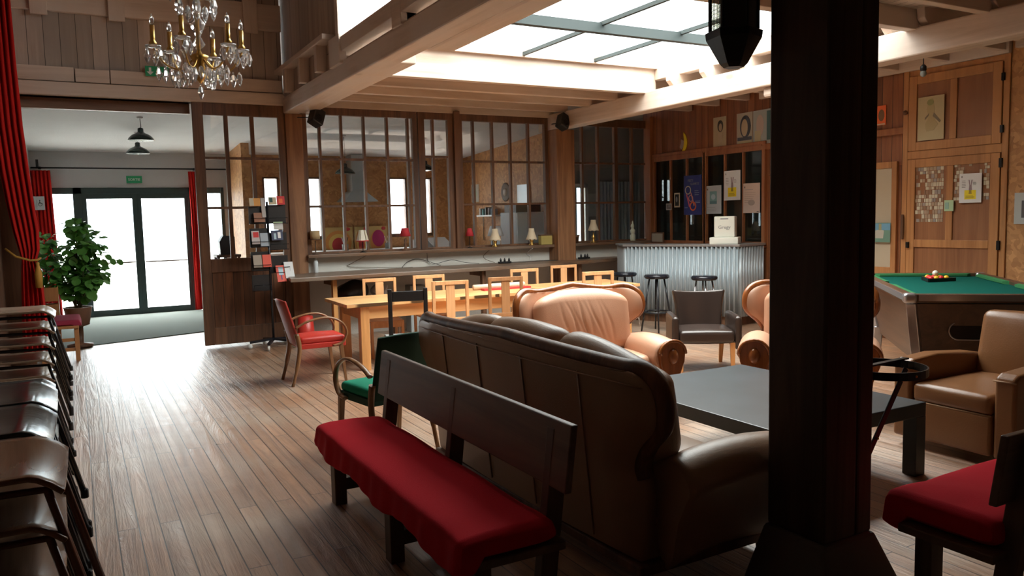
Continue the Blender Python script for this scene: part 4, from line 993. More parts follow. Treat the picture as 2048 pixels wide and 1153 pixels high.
cord([(5.60, 10.84, 1.13), (5.58, 11.0, 1.04), (5.62, 11.0, .98), (5.72, 10.9, .93)], 'brown cable hanging from the sill above the power strip', C('cord_brown', (.12, .09, .05)))
cord([(6.38, 10.84, 1.13), (6.36, 11.0, 1.04), (6.42, 11.0, .99), (6.40, 10.95, .93)], 'white cable hanging from the sill left of the thick post', M_paper)
cord([(5.92, 10.72, .93), (6.15, 10.72, .925), (6.45, 10.74, .928), (6.7, 10.62, .93)], 'flat black cable running along the desk to the thick post')
# lamps on the sill
M_bell = plain('cream_lamp_fabric', (.72, .60, .42), .8); M_redsh = plain('red_lamp_fabric', (.50, .03, .04), .8)
def lamp(kind, x, label, h=.32, y=10.905):
    t = thing('table_lamp', label, 'lamp', (x, y, 1.176), 0, 'table lamps on the sill')
    if kind == 'bell':
        MB().lathe([(0, 0), (.05, 0), (.05, .012), (.02, .03), (.03, .07), (.034, .10), (.014, .13), (.01, .18)], n=16).obj('lamp_base', M_brass, t)
        m = MB(); n = 20
        pr = [(.092, h - .17), (.082, h - .155), (.062, h - .10), (.045, h - .045), (.040, h)]
        m.grid(lambda u, v: ((lambda r, z, a: (r * math.cos(a), r * math.sin(a), z))(*[(pr[int(v * 4)][k]) for k in (0, 1)], u * 2 * PI)), 24, 4, close_u=True)
        for v in m.b.verts:
            a = math.atan2(v.co.y, v.co.x)
            if v.co.z < h - .16: v.co.z -= .018 * abs(math.sin(a * 4)); 
        m.obj('lamp_shade', M_bell, t, solid=.003)
    elif kind == 'red':
        MB().lathe([(0, 0), (.06, 0), (.06, .015), (.025, .03), (.016, .06), (.026, .09), (.016, .12), (.022, .15), (.012, .18)], n=16).obj('lamp_base', M_dark, t)
        MB().lathe([(.082, h - .12), (.05, h)], n=20).obj('lamp_shade', M_redsh, t)
    elif kind == 'small_red':
        MB().lathe([(0, 0), (.04, 0), (.04, .008), (.006, .015), (.005, .19)], n=12).obj('lamp_base', M_iron, t)
        MB().lathe([(.068, h - .12), (.03, h)], n=20).obj('lamp_shade', M_redsh, t)
    elif kind == 'cyl':
        MB().lathe([(0, 0), (.05, 0), (.05, .01), (.008, .02), (.008, .19)], n=12).obj('lamp_base', M_bench_z, t)
        MB().lathe([(.068, h - .12), (.068, h)], n=20).obj('lamp_shade', plain('mottled_paper_shade', (.52, .38, .20), .8, var=.4, bscale=10), t)
        MB().lathe([(.085, h - .128), (.085, h - .118)], n=16).obj('shade_ring', M_dark, t)
    elif kind == 'tulip':
        MB().lathe([(0, 0), (.05, 0), (.045, .01), (.006, .02), (.006, .17)], n=12).obj('lamp_base', M_iron, t)
        for k in range(6):
            a = k * PI / 3 + .3; m = MB()
            pr = [(.078, h - .16, .036), (.06, h - .08, .030), (.045, h - .01, .016)]
            m.hexa([Vector((r * math.cos(a) + s_ * w_ * math.sin(a), r * math.sin(a) - s_ * w_ * math.cos(a), z)) for (r, z, w_) in (pr[0],) for s_ in (-1, 1)] + [Vector(((r - .004) * math.cos(a) + s_ * w_ * math.sin(a), (r - .004) * math.sin(a) - s_ * w_ * math.cos(a), z)) for (r, z, w_) in (pr[0],) for s_ in (1, -1)] + [Vector((r * math.cos(a) + s_ * w_ * math.sin(a), r * math.sin(a) - s_ * w_ * math.cos(a), z)) for (r, z, w_) in (pr[2],) for s_ in (-1, 1)] + [Vector(((r - .004) * math.cos(a) + s_ * w_ * math.sin(a), (r - .004) * math.sin(a) - s_ * w_ * math.cos(a), z)) for (r, z, w_) in (pr[2],) for s_ in (1, -1)])
            m.obj('shade_panel', plain('ivory_glass', (.78, .74, .58), .4), t)
        MB().tube([(.082 * math.cos(a), .082 * math.sin(a), h - .165) for a in [2 * PI * i / 24 for i in range(24)]], .009, 6, closed=True).obj('shade_rim', M_redsh, t)
    return t
lamp('cyl', 2.92, 'small lamp with a mottled straight paper shade next to the left post', .33)
lamp('tulip', 3.60, 'lamp with ivory petal shade panels and a red rim on the sill', .33)
lamp('red', 4.25, 'red shaded lamp on a turned dark wooden foot, on the sill left of the casement', .33)
lamp('small_red', 5.30, 'small red lamp on a thin stem, on the sill right of the casement', .30)
lamp('bell', 5.74, 'cream bell shaped lamp in front of the white kitchen lamp', .28)
lamp('bell', 6.40, 'cream bell shaped lamp beside the yellow box on the sill', .27)
lamp('bell', 7.60, 'larger cream bell shaped lamp on the sill right of the thick post', .38)
t = thing('cream_figurine', 'slim cream stacked figurine in front of the dark inner window', 'figurine', (8.42, 10.9, 1.176))
MB().lathe([(0, 0), (.045, 0), (.048, .03), (.045, .10), (.03, .12), (.04, .14), (.046, .18), (.03, .20), (.022, .22), (.035, .25), (.03, .275), (.012, .30), (.008, .34), (0, .35)], n=16).obj('figure', plain('cream_ceramic', (.62, .66, .50), .3), t)
t = thing('wooden_box', 'yellowish box with a dark strap on the sill beside the thick post', 'box', (6.66, 10.90, 1.176))
MB().box(-.11, .10, -.05, .05, 0, .15).obj('body', plain('yellowed_cardboard', (.42, .34, .10), .7), t, bevel=.008)
MB().box(-.115, .105, -.055, .055, .145, .165).obj('lid', M_dark_x, t, bevel=.005)
t = tag(MB().lathe([(0, 0), (.04, 0), (.06, .10), (.075, .14), (.065, .14), (.05, .02), (0, .02)], n=16).obj('small_bowl', M_dark, loc=(7.24, 10.9, 1.176)), 'small dark flared bowl right beside the thick post', 'bowl')
# speakers
def speaker(loc, rz, label, arm):
    t = thing('loudspeaker', label, 'speaker', loc, rz)
    m = MB(); m.rbox((0, 0, 0), (.17, .15, .23), .02, 3).xf(Matrix.Rotation(math.radians(28), 4, 'Y') @ Matrix.Rotation(math.radians(-15), 4, 'X')); m.obj('cabinet', M_black, t)
    MB().lathe([(.055, 0), (.045, .006), (0, .002)], n=20).xf(Matrix.Rotation(math.radians(28), 4, 'Y') @ Matrix.Rotation(math.radians(-15), 4, 'X') @ Matrix.Translation((0, -.083, -.04)) @ Matrix.Rotation(PI/2, 4, 'X')).obj('speaker_cone', M_iron, t)
    MB().bar((0, .06, 0), arm, .025, .012).obj('wall_bracket', M_iron, t)
speaker((2.93, 10.60, 3.02), .3, 'black loudspeaker tilted above the left inner window', (-.10, .30, .02))
speaker((6.72, 10.42, 3.08), .1, 'black loudspeaker hanging beside the right beam', (.02, .30, .0))
# leaflet rack
t = thing('leaflet_rack', 'black wire leaflet rack on castors in front of the sliding door', 'rack', (2.20, 10.48, 0), .12)
MB().tube([(0, 0, .10), (0, 0, 1.90)], .016, 10).obj('pole', M_bmet, t)
for k in range(5):
    a = k * 2 * PI / 5 + .4; ex, ey = .30 * math.cos(a), .30 * math.sin(a)
    l = MB().bar((0, 0, .115), (ex, ey, .085), .035, .03).obj('base_arm', M_bmet, t)
    MB().lathe([(.0, -.012), (.032, -.012), (.032, .012), (0, .012)], n=16).xf(Matrix.Translation((ex, ey, .033)) @ Matrix.Rotation(a, 4, 'Z') @ Matrix.Rotation(PI/2, 4, 'X')).obj('castor', plain('pale_castor', (.55, .55, .52), .4), l)
MB().tube([(.10, 0, .62), (.0, 0, .64)], .006, 6).obj('clamp', M_chrome, t)
hh = {'a': (-.25, .0), 'b': (.0, .25)}
for (x0, x1, z0, z1) in ((-.24, -.01, 1.62, 1.84), (0, .24, 1.62, 1.86), (-.24, -.01, 1.32, 1.56), (0, .24, 1.28, 1.50), (-.24, -.01, 1.02, 1.26), (0, .24, .98, 1.2), (-.24, -.01, .76, .96)):
    MB().box(x0, x1, .0, .012, z0, z1).obj('back_panel', M_black, t)
    m = MB()
    m.tube([(x0, -.07, z0), (x1, -.07, z0), (x1, -.07, z0 + .07), (x0, -.07, z0 + .07)], .004, 5, closed=True)
    m.tube([(x0, 0, z0), (x0, -.07, z0)], .004, 5); m.tube([(x1, 0, z0), (x1, -.07, z0)], .004, 5)
    m.obj('wire_pocket', M_bmet, t)
def leaflet(x, z, w_, h_, col, label, marks=(), ty=-.045, rz=.12, tilt=-10):
    m = MB(); m.mi = 0; m.box(-w_/2, w_/2, -.012, 0, 0, h_)
    mats = [col]
    for (a, b_, c, d, mm) in marks:
        m.mi = len(mats); mats.append(mm); m.box(a * w_ - w_/2, b_ * w_ - w_/2, -.0135, -.012, c * h_, d * h_)
    p = Matrix.Rotation(.12, 3, 'Z') @ Vector((x, ty, 0)) + Vector((2.20, 10.48, z))
    o = m.obj('leaflet', mats, loc=p, rot=(math.radians(tilt), 0, .12))
    return tag(o, label, 'leaflet', 'leaflets in the black rack')
leaflet(-.17, 1.845, .14, .10, C('leaf_orange', (.72, .35, .08)), 'orange leaflet sticking up on top of the rack, left', ((0, .4, 0, 1, CRM),))
leaflet(-.06, 1.70, .05, .25, C('leaf_grey', (.5, .48, .46)), 'narrow grey strip hanging at the top of the rack')
leaflet(.06, 1.86, .10, .10, C('leaf_cream', (.66, .58, .40)), 'cream and green leaflet on top of the rack', ((.1, .5, .3, .9, DGRN),))
leaflet(.17, 1.86, .10, .11, REDP, 'red and orange leaflet at the top right of the rack', ((.2, .7, .2, .7, ORANGE),))
leaflet(-.12, 1.64, .14, .12, C('leaf_brown', (.36, .17, .10)), 'brown leaflet in the second pocket of the rack')
leaflet(-.18, 1.36, .10, .17, C('leaf_white', (.55, .5, .5)), 'white leaflet with a red square, middle left of the rack', ((.2, .9, .5, .9, REDP),))
leaflet(-.07, 1.33, .10, .17, C('leaf_bluegrey', (.38, .44, .50)), 'blue-grey leaflet in the middle of the rack')
leaflet(.10, 1.40, .15, .13, C('leaf_dark_blue', (.05, .06, .12)), 'dark blue leaflet with a white arch, middle right of the rack', ((.55, .8, .2, .8, WHITE), (.2, .4, .1, .7, LBLUE)))
leaflet(.12, 1.54, .12, .10, C('leaf_pale', (.62, .64, .62)), 'pale leaflet with green edge below the top right panel', ((0, 1, .8, 1, LGRN),))
leaflet(-.17, 1.06, .11, .16, C('leaf_tan', (.40, .33, .26)), 'tan leaflet in the lower left of the rack')
leaflet(-.05, 1.06, .11, .16, C('leaf_vermilion', (.75, .10, .06)), 'plain vermilion leaflet in the lower middle of the rack')
leaflet(.12, .86, .12, .22, C('leaf_red', (.75, .10, .06)), 'red leaflet with a blue balloon shape low on the rack', ((.25, .75, .4, .9, LBLUE), (.45, .55, .12, .4, NAVY)), -.09, .12, -18)
leaflet(.23, .90, .12, .22, C('leaf_plain_white', (.72, .73, .73)), 'plain white booklet low on the right of the rack', (), -.09, .12, -18)
tag(MB().lathe([(0, 0), (.11, 0), (.12, .02), (.10, .38), (.0, .40)], n=10).obj('red_bin', M_redv, loc=(2.62, 10.45, 0)), 'red bin on the floor between the leaflet rack and the red armchair', 'bin')

# ---- posters and pictures; local x runs to the right, z up, the front looks to -y
def sheet(name, label, cat, loc, rz, w_, h_, base, marks, group=None, extra=None):
    m = MB(); mats = [base]; m.box(0, w_, -.003, 0, 0, h_)
    def mi(mm):
        if mm not in mats: mats.append(mm)
        return mats.index(mm)
    for k in marks:
        m.mi = mi(k[-1]); y0, y1 = -.0042 - .0003 * len(mats), -.003
        if k[0] == 'r': m.box(k[1] * w_, k[2] * w_, y0, y1, k[3] * h_, k[4] * h_)
        elif k[0] == 'e':
            _, cx, cz, rx, rzz, _m = k; m.poly([(cx * w_ + rx * w_ * math.cos(q), cz * h_ + rzz * h_ * math.sin(q)) for q in [2 * PI * i / 20 for i in range(20)]], y0, y1)
        elif k[0] == 'ring':
            _, cx, cz, r1, r2, _m = k
            for i in range(20):
                a, b_ = 2 * PI * i / 20, 2 * PI * (i + 1) / 20
                m.poly([(cx * w_ + r * math.cos(q) * w_, cz * h_ + r * math.sin(q) * w_) for r, q in ((r1, a), (r2, a), (r2, b_), (r1, b_))], y0, y1)
        elif k[0] == 'p': m.poly([(x * w_, z * h_) for x, z in k[1]], y0, y1)
        elif k[0] == 't': m.text(k[1], k[2], k[3] * w_, k[4] * h_, -.0045)
        elif k[0] == 'lines':
            _, x0, x1, z0, z1, n, _m = k; rr = random.Random(n)
            for i in range(n):
                z = z1 + (z0 - z1) * i / max(1, n - 1); m.box(x0 * w_, (x0 + (x1 - x0) * rr.uniform(.6, 1)) * w_, y0, y1, z * h_, z * h_ + .006)
    o = m.obj(name, mats, loc=loc, rot=(0, 0, rz))
    return tag(o, label, cat, group)
RW = -PI/2
yellow_marks = [('r', .10, .13, .86, .92, BLACK), ('lines', .12, .30, .52, .74, 5, GREY), ('lines', .62, .8, .6, .68, 3, GREY), ('p', [(.42, .78), (.46, .60), (.44, .42), (.58, .42), (.56, .60), (.60, .78), (.55, .78), (.52, .60), (.50, .60), (.47, .78)], C('print_mauve', (.30, .22, .25))),
                ('r', .25, .76, .12, .43, YEL), ('p', [(.46, .43), (.44, .30), (.58, .30), (.56, .43)], C('print_olive', (.35, .26, .03))), ('lines', .30, .78, .15, .22, 3, C('print_olive', (.35, .26, .03)))]
sheet('poster', 'dark blue poster with linked orange rings behind the bar', 'poster', (8.826, 10.05, 1.60), RW, .42, .64, NAVY,
      [('t', 'FESTI', .055, .38, .84, GREY), ('t', 'QUARTZ', .05, .62, .76, GREY), ('ring', .24, .63, .13, .17, CRM), ('p', [(.13, .52), (.18, .54), (.36, .22), (.30, .20)], C('print_magenta', (.6, .12, .2))), ('p', [(.38, .58), (.43, .56), (.62, .24), (.56, .22)], C('print_salmon', (.7, .3, .25))), ('ring', .40, .42, .10, .13, C('print_salmon', (.7, .3, .25))),
       ('ring', .52, .22, .13, .18, ORANGE), ('lines', .62, .92, .50, .60, 3, LBLUE), ('lines', .65, .92, .30, .34, 2, LBLUE), ('lines', .05, .30, .16, .18, 1, LBLUE)])
sheet('poster', 'white sheet with a teal square picture, behind the bar left of the yellow one', 'poster', (8.826, 9.54, 1.61), RW, .35, .44, C('paper_grey', (.50, .54, .58)), [('r', .10, .16, .84, .90, BRN), ('r', .28, .72, .35, .80, TEAL), ('r', .28, .72, .35, .45, C('print_deep_teal', (.10, .22, .26))), ('e', .5, .60, .14, .10, LBLUE), ('lines', .12, .85, .1, .22, 3, GREY)])
sheet('poster', 'white poster with a fork-like tower in a yellow square, behind the cash register', 'poster', (8.826, 9.13, 1.81), RW, .34, .45, M_paper, yellow_marks)
sheet('poster', 'pinkish sheet of writing at the right of the bar windows', 'poster', (8.826, 8.73, 1.61), RW, .33, .44, C('paper_pink', (.60, .47, .40)), [('r', .08, .12, .84, .90, BLACK), ('lines', .08, .85, .76, .78, 1, GREY), ('lines', .08, .8, .35, .68, 6, C('print_faint', (.42, .33, .28))), ('e', .5, .35, .2, .1, C('print_faint', (.42, .33, .28))), ('r', .82, .94, .03, .05, BLACK)])
sheet('picture_card', 'small framed black and white picture on the left bar window', 'picture', (8.826, 10.29, 1.73), RW, .14, .24, CRM, [('r', .15, .85, .1, .9, BLACK), ('e', .45, .55, .15, .2, GREY)])
sheet('picture_card', 'tiny square photo on the left bar window', 'picture', (8.826, 10.50, 1.69), RW, .14, .11, C('card_grey', (.55, .55, .52)), [('r', .1, .9, .15, .85, C('print_dim', (.22, .2, .2))), ('e', .6, .6, .2, .2, GREY)])
sheet('wall_picture', 'tall beige drawing of a dark haired figure high above the bar', 'picture', (8.85, 9.39, 2.60), RW, .28, .50, C('paper_beige', (.50, .41, .27)), [('e', .55, .72, .22, .18, C('print_hair', (.08, .07, .05))), ('e', .56, .68, .12, .12, C('print_skin', (.48, .36, .26))), ('p', [(.35, .5), (.75, .5), (.66, .2), (.45, .2)], C('print_pale_body', (.52, .42, .30)))])
sheet('wall_picture', 'left picture of the adjoining pair above the bar, with a dark oval', 'picture', (8.85, 8.89, 2.61), RW, .32, .49, C('paper_greybeige', (.44, .40, .33)), [('e', .55, .58, .34, .34, C('print_dk_slate', (.07, .08, .11))), ('e', .5, .55, .2, .26, C('print_pale_body', (.52, .42, .30))), ('r', .05, .95, .17, .27, C('print_dk_slate', (.07, .08, .11))), ('r', .05, .92, .02, .15, C('print_khaki', (.50, .45, .28)))])
sheet('wall_picture', 'right picture of the adjoining pair above the bar, pale and blurred', 'picture', (8.85, 8.56, 2.61), RW, .33, .49, C('paper_bluegrey', (.38, .42, .42)), [('e', .4, .55, .22, .32, C('print_pinkgrey', (.50, .40, .36))), ('r', .1, .45, .05, .4, C('print_khaki', (.50, .45, .28))), ('r', .8, 1.0, .1, .95, C('print_petrol', (.06, .14, .15)))])
m = MB(); c1 = []; c2 = []
for i in range(13):
    a = -1.15 + 2.3 * i / 12; tt = math.sin((i / 12) * PI) ** .5
    c1.append((.20 * math.cos(a), .20 * math.sin(a))); c2.append(((.20 - .075 * tt) * math.cos(a), (.20 - .075 * tt) * math.sin(a)))
m.poly([(x - .1, z + .17) for x, z in c1 + c2[::-1]], -.012, 0)
m.mi = 1; m.poly([(x - .1, z + .17) for x, z in [(.20 * .62 * math.cos(q) , .20 * .62 * math.sin(q)) for q in (-.9, -.45, 0, .4)] + [(.04, .07), (.05, 0), (.03, -.06)]], -.010, 0)
tag(m.obj('yellow_cutout', [YEL, C('cutout_mauve', (.45, .33, .30))], loc=(8.85, 10.12, 2.60), rot=(0, .18, RW)), 'yellow crescent-shaped cutout on the red-brown wall above the bar', 'decoration')
t = thing('framed_picture', 'small framed picture leaning at the left end of the bar wall', 'picture frame', (8.76, 10.75, 1.176), RW)
t.location = (8.72, 10.76, 1.136)
MB().box(0, .32, -.01, .01, 0, .18).obj('frame', M_dark, t, bevel=.003)
MB().box(.02, .30, -.013, -.009, .02, .16).obj('picture', C('picture_grey', (.42, .38, .30)), t)
# white panels inside the dark room, seen low through the bar windows
sheet('grey_board', 'pale grey board standing inside the left bar window', 'board', (9.05, 10.75, 0), RW, .70, 1.47, C('board_grey', (.30, .34, .34)), [])
sheet('poster', 'white poster with a yellow square stuck on the cupboard door', 'poster', (8.765, 5.38, 1.67), RW, .25, .325, M_paper, yellow_marks)
sheet('sticky_note', 'pale green note stuck in the middle of the cupboard door', 'note', (8.762, 5.55, 1.58), RW, .11, .125, LGRN, [('r', .1, .5, .2, .8, C('note_teal', (.30, .50, .42)))])
sheet('wall_picture', 'yellowed drawing of a figure on the upper cupboard door', 'picture', (8.765, 5.90, 2.41), RW, .32, .50, C('paper_yellowed', (.52, .43, .25)), [('p', [(.40, .92), (.56, .95), (.66, .70), (.60, .52), (.78, .34), (.62, .22), (.34, .20), (.28, .36), (.42, .52), (.34, .70)], C('sketch_tint', (.46, .37, .20))), ('e', .48, .86, .13, .07, C('sketch_green', (.30, .30, .13))), ('p', [(.62, .62), (.88, .42), (.84, .38), (.58, .54)], C('sketch_line', (.20, .17, .12))), ('p', [(.28, .52), (.44, .62), (.42, .56), (.28, .47)], C('sketch_line', (.20, .17, .12)))])
sheet('wall_picture', 'small blue and green picture on the pine door beside the big post', 'picture', (8.805, 6.50, 1.21), RW, .24, .24, C('pic_green', (.16, .30, .22)), [('r', 0, 1, .62, .97, C('pic_blue', (.16, .36, .50))), ('p', [(.12, .6), (.4, .66), (.65, .6), (.6, .2), (.15, .2)], C('pic_pale', (.48, .46, .38))), ('r', .34, .50, .62, .96, C('pic_olive', (.33, .32, .16)))])
sheet('wall_picture', 'small orange and black picture high beside the big post', 'picture', (8.85, 6.52, 2.66), RW, .14, .24, ORANGE, [('e', .55, .5, .3, .3, BRN), ('r', .1, .9, .02, .08, CRM)])
sheet('wall_picture', 'framed grey picture on the chipboard at the right edge', 'picture', (8.79, 4.79, 1.43), RW, .30, .33, C('mount_grey', (.52, .55, .54)), [('r', .25, .8, .2, .75, C('pic_dark', (.10, .10, .11)))])
# signs
sheet('exit_sign', 'green exit sign with a white arrow behind the chandelier', 'sign', (.90, 10.93, 3.485), 0, .27, .125, GRN, [('p', [(.16, .85), (.26, .85), (.26, .45), (.36, .45), (.21, .12), (.06, .45), (.16, .45)], WHITE), ('p', [(.55, .82), (.63, .82), (.66, .55), (.75, .30), (.68, .25), (.60, .45), (.52, .22), (.46, .28), (.54, .55)], WHITE), ('e', .60, .88, .035, .07, WHITE), ('r', .80, .95, .12, .85, WHITE)])
sheet('exit_sign', 'green SORTIE sign above the glass entrance doors', 'sign', (.89, 15.99, 2.41), 0, .26, .13, GRN, [('t', 'SORTIE', .062, .5, .34, WHITE)])
sheet('access_sign', 'white wheelchair sign in front of the far red curtain', 'sign', (-.575, 15.70, 1.94), 0, .17, .23, C('sign_grey', (.52, .54, .56)), [('r', .30, .34, .25, .75, GREY), ('e', .58, .70, .05, .04, BLACK), ('ring', .60, .42, .15, .19, BLACK), ('r', .55, .60, .45, .66, BLACK), ('r', .55, .82, .44, .48, BLACK)])

# ---- curtains
def curtain(name, label, mat, cols, n=70, depth=.035, folds=9, phase=0):
    """cols: list of (z, x_left, x_right, y)"""
    m = MB()
    def f(u, v):
        k = v * (len(cols) - 1); i = min(int(k), len(cols) - 2); t_ = k - i
        a, b_ = cols[i], cols[i + 1]; z, xl, xr, y = [a[j] * (1 - t_) + b_[j] * t_ for j in range(4)]
        w_ = xr - xl
        return (xl + w_ * u + .008 * math.sin(u * folds * 4 * PI + z), y + depth * math.sin(u * folds * 2 * PI + phase + .4 * math.sin(z * 2)) + .012 * math.sin(u * 31 + z * 3), z)
    m.grid(f, n, 4 * (len(cols) - 1))
    o = m.obj(name, mat, solid=.004); return tag(o, label, 'curtain')
curtain('stage_curtain', 'tall red curtain gathered by a gold tassel at the left edge of the hall', M_redd, [(4.9, -.74, -.47, 10.72), (4.2, -.74, -.46, 10.72), (3.5, -.74, -.455, 10.72), (2.8, -.73, -.44, 10.72), (2.3, -.70, -.415, 10.72), (1.9, -.66, -.39, 10.72), (1.6, -.62, -.365, 10.72), (1.38, -.575, -.37, 10.72), (1.26, -.55, -.405, 10.72), (1.12, -.565, -.38, 10.72), (.9, -.58, -.36, 10.72), (.5, -.60, -.345, 10.72), (.1, -.60, -.34, 10.72)], depth=.05, folds=5)
t = thing('curtain_tassel', 'gold rope tieback with a tassel round the tall red curtain', 'tieback', (-.46, 10.66, 1.26))
M_gold = plain('gold_rope', (.55, .30, .05), .6, bump=.6, bscale=300)
MB().tube([(-.24, .06, .14), (-.14, -.03, .05), (0, -.04, .0), (.07, -.02, .0), (.10, .06, .02)], .013, 8).obj('rope', M_gold, t)
MB().lathe([(0, .0), (.02, -.01), (.016, -.04), (.022, -.06), (.04, -.14), (.036, -.30), (0, -.30)], (.07, -.05, -.02), 14).obj('tassel', M_gold, t)
curtain('door_curtain', 'red curtain left of the glass doors, on the iron rod', M_redd, [(2.62, -.59, -.30, 15.86), (1.8, -.58, -.29, 15.86), (.9, -.57, -.27, 15.86), (.03, -.56, -.26, 15.86)], folds=5, depth=.03)
curtain('door_curtain', 'red curtain right of the glass doors, on the iron rod', M_redd, [(2.62, 1.93, 2.06, 15.86), (1.8, 1.94, 2.10, 15.86), (.9, 1.93, 2.12, 15.86), (.03, 1.92, 2.15, 15.86)], folds=3, depth=.03)
t = thing('curtain_rod', 'thin black iron curtain rod above the glass doors', 'rod', (1.0, 15.86, 2.665))
MB().tube([(-1.58, 0, 0), (1.6, 0, 0)], .013, 8).obj('rod', M_iron, t)
for x in (-1.45, 1.05):
    MB().box(x - .02, x + .02, 0, .165, -.02, .02).obj('bracket', M_iron, t)
MB().box(-1.50, -1.46, -.01, .01, .0, .14).obj('finial', M_iron, t)
# ---- fire extinguisher, small bench, plant
t = thing('fire_extinguisher', 'red fire extinguisher hanging behind the tall red curtain', 'fire extinguisher', (-.47, 12.3, .66))
MB().lathe([(0, 0), (.075, 0), (.08, .02), (.08, .36), (.06, .42), (.025, .45), (.025, .47)], n=20).obj('cylinder', plain('extinguisher_red', (.50, .02, .02), .25), t)
MB().lathe([(.03, .47), (.03, .50), (.015, .52), (0, .53)], n=12).obj('valve', M_chrome, t)
MB().tube(spline([(.02, 0, .50), (.09, -.02, .50), (.11, -.02, .35), (.09, -.02, .18)], 6), .012, 8).obj('hose', M_black, t)
MB().box(-.125, -.07, -.03, .03, .25, .30).obj('wall_bracket', M_iron, t)
t = thing('passage_bench', 'short wooden bench with a red cushion by the entrance plant', 'bench', (-.22, 11.42, 0))
MB().box(-.22, .20, -.50, .42, .40, .43).obj('seat', M_cupb, t, bevel=.004)
for sx in (-.19, .17):
    for sy in (-.45, .37): MB().box(sx - .025, sx + .025, sy - .025, sy + .025, 0, .40).obj('leg', M_cupb, t, bevel=.003)
for z in (.12, .24): MB().box(-.165, .145, -.465, -.44, z, z + .04).obj('rail', M_cupb, t)
cushion(.80, .44, 'wine red cushion on the short bench by the plant', (-.22, 11.38, .431), PI/2, plain('wine_cloth', (.36, .03, .07), .85, bump=.4, bscale=200), T=.07, drop=.03)
t = thing('wooden_crate', 'small pine crate standing behind the short bench', 'crate', (-.36, 12.0, 0))
for z in (0, .22, .44, .66):
    MB().box(-.12, .12, -.11, -.095, z + .01, z + .19).obj('slat', M_cupb, t); MB().box(-.12, .12, .095, .11, z + .01, z + .19).obj('slat', M_cupb, t)
MB().box(-.13, -.12, -.11, .11, 0, .86).obj('side', M_cupb, t); MB().box(.12, .13, -.11, .11, 0, .86).obj('side', M_cupb, t)
t = thing('leafy_plant', 'big leafy green plant in a pot before the left glass panel', 'plant', (-.02, 12.15, .013))
MB().lathe([(0, .30), (.13, .30), (.17, .52), (.18, .54), (.16, .54), (.15, .50), (0, .49)], n=20).obj('pot', plain('brown_pot', (.25, .13, .08), .5), t)
MB().lathe([(0, 0), (.16, 0), (.16, .03), (.05, .05), (.05, .27), (.14, .298), (0, .30)], n=16).obj('pot_stand', M_dark, t)
rnd = random.Random(11)
tips = []
st = MB()
for (x, z, r) in ((-.32, 1.42, .12), (-.28, 1.25, .15), (-.16, 1.12, .15), (.05, 1.62, .12), (.10, 1.50, .14), (.02, 1.35, .16), (.18, 1.38, .16), (.10, 1.20, .20), (.22, 1.18, .16), (-.02, 1.08, .18), (.10, .98, .20), (-.05, .90, .16), (.20, .92, .14), (.14, .82, .13), (0, .74, .13), (.28, 1.02, .10), (-.30, 1.02, .11), (-.16, .86, .12)):
    y = rnd.uniform(-.18, .18); tips.append((x, y, z, r))
    st.tube(spline([(rnd.uniform(-.05, .05), 0, .49), (x * .4, y * .4, .5 + (z - .5) * .45), (x, y, z)], 5), .007, 5)
st.obj('stems', plain('plant_stem', (.12, .10, .04), .7), t)
m = MB()
def leaf(m, p, d, s_, n_):
    d = d.normalized(); sd = d.cross(n_).normalized(); up = sd.cross(d)
    a = m.b.verts.new(p); rows = []
    for k, wv in ((.3, .36), (.6, .44), (.85, .28)):
        dr = -.25 * k * k * s_
        rows.append([m.b.verts.new(p + d * s_ * k + sd * s_ * wv * q + up * (dr + abs(q) * .06 * s_)) for q in (-1, 0, 1)])
    e = m.b.verts.new(p + d * s_ - up * .25 * s_)
    m._f([a, rows[0][1], rows[0][0]], True); m._f([a, rows[0][2], rows[0][1]], True)
    for r1, r2 in zip(rows, rows[1:]):
        for q in (0, 1): m._f([r1[q], r1[q + 1], r2[q + 1], r2[q]], True)
    m._f([rows[2][0], rows[2][1], e], True); m._f([rows[2][1], rows[2][2], e], True)
for (x, y, z, r) in tips:
    for k in range(46):
        v = Vector((rnd.gauss(0, 1), rnd.gauss(0, 1), rnd.gauss(0, .8))).normalized()
        leaf(m, Vector((x, y, z)) + v * r * rnd.uniform(.2, 1), Vector((v.x, v.y, v.z - .3)), rnd.uniform(.08, .135), Vector((rnd.uniform(-.4, .4), rnd.uniform(-.6, .2), 1)))
for p, d in (((.36, -.05, 1.22), (1, 0, -.4)), ((.42, 0, 1.17), (1, 0, -.8)), ((.34, 0, 1.18), (.2, 0, -1)), ((.50, .0, 1.15), (1, 0, -.5))):
    leaf(m, Vector(p), Vector(d), .11, Vector((0, -.8, .6)))
pm = plain('plant_leaf', (.10, .30, .05), .4); 
m.obj('foliage', pm, t)
# ---- pendant lamps
def pendant(loc, ztop, label, r=.17):
    t = thing('pendant_lamp', label, 'lamp', loc, 0, 'enamel pendant lamps')
    MB().lathe([(r, 0), (r + .006, .005), (r * .95, .035), (r * .72, .075), (r * .36, .105), (.04, .12), (.038, .17), (.02, .18), (0, .18)], n=28).obj('lamp_shade', plain('dark_green_enamel', (.015, .03, .028), .25), t)
    MB().lathe([(r - .004, .002), (r * .68, .066), (.04, .10), (0, .10)], n=24).obj('shade_inside', plain('white_enamel', (.75, .78, .75), .3), t)
    MB().ball((0, 0, .03), .032, 12, 1.2).obj('light_bulb', plain('milk_bulb', (.8, .8, .75), .2), t)
    MB().tube([(0, 0, .18), (.008, 0, (ztop - loc[2]) * .6), (0, 0, ztop - loc[2])], .004, 6).obj('cord', M_black, t)
    MB().lathe([(0, -.02), (.03, -.02), (.045, 0)], (0, 0, ztop - loc[2]), 14).obj('ceiling_rose', M_paper, t)
pendant((.92, 12.5, 2.84), 3.168, 'dark enamel pendant lamp in the passage, the nearer and higher looking one')
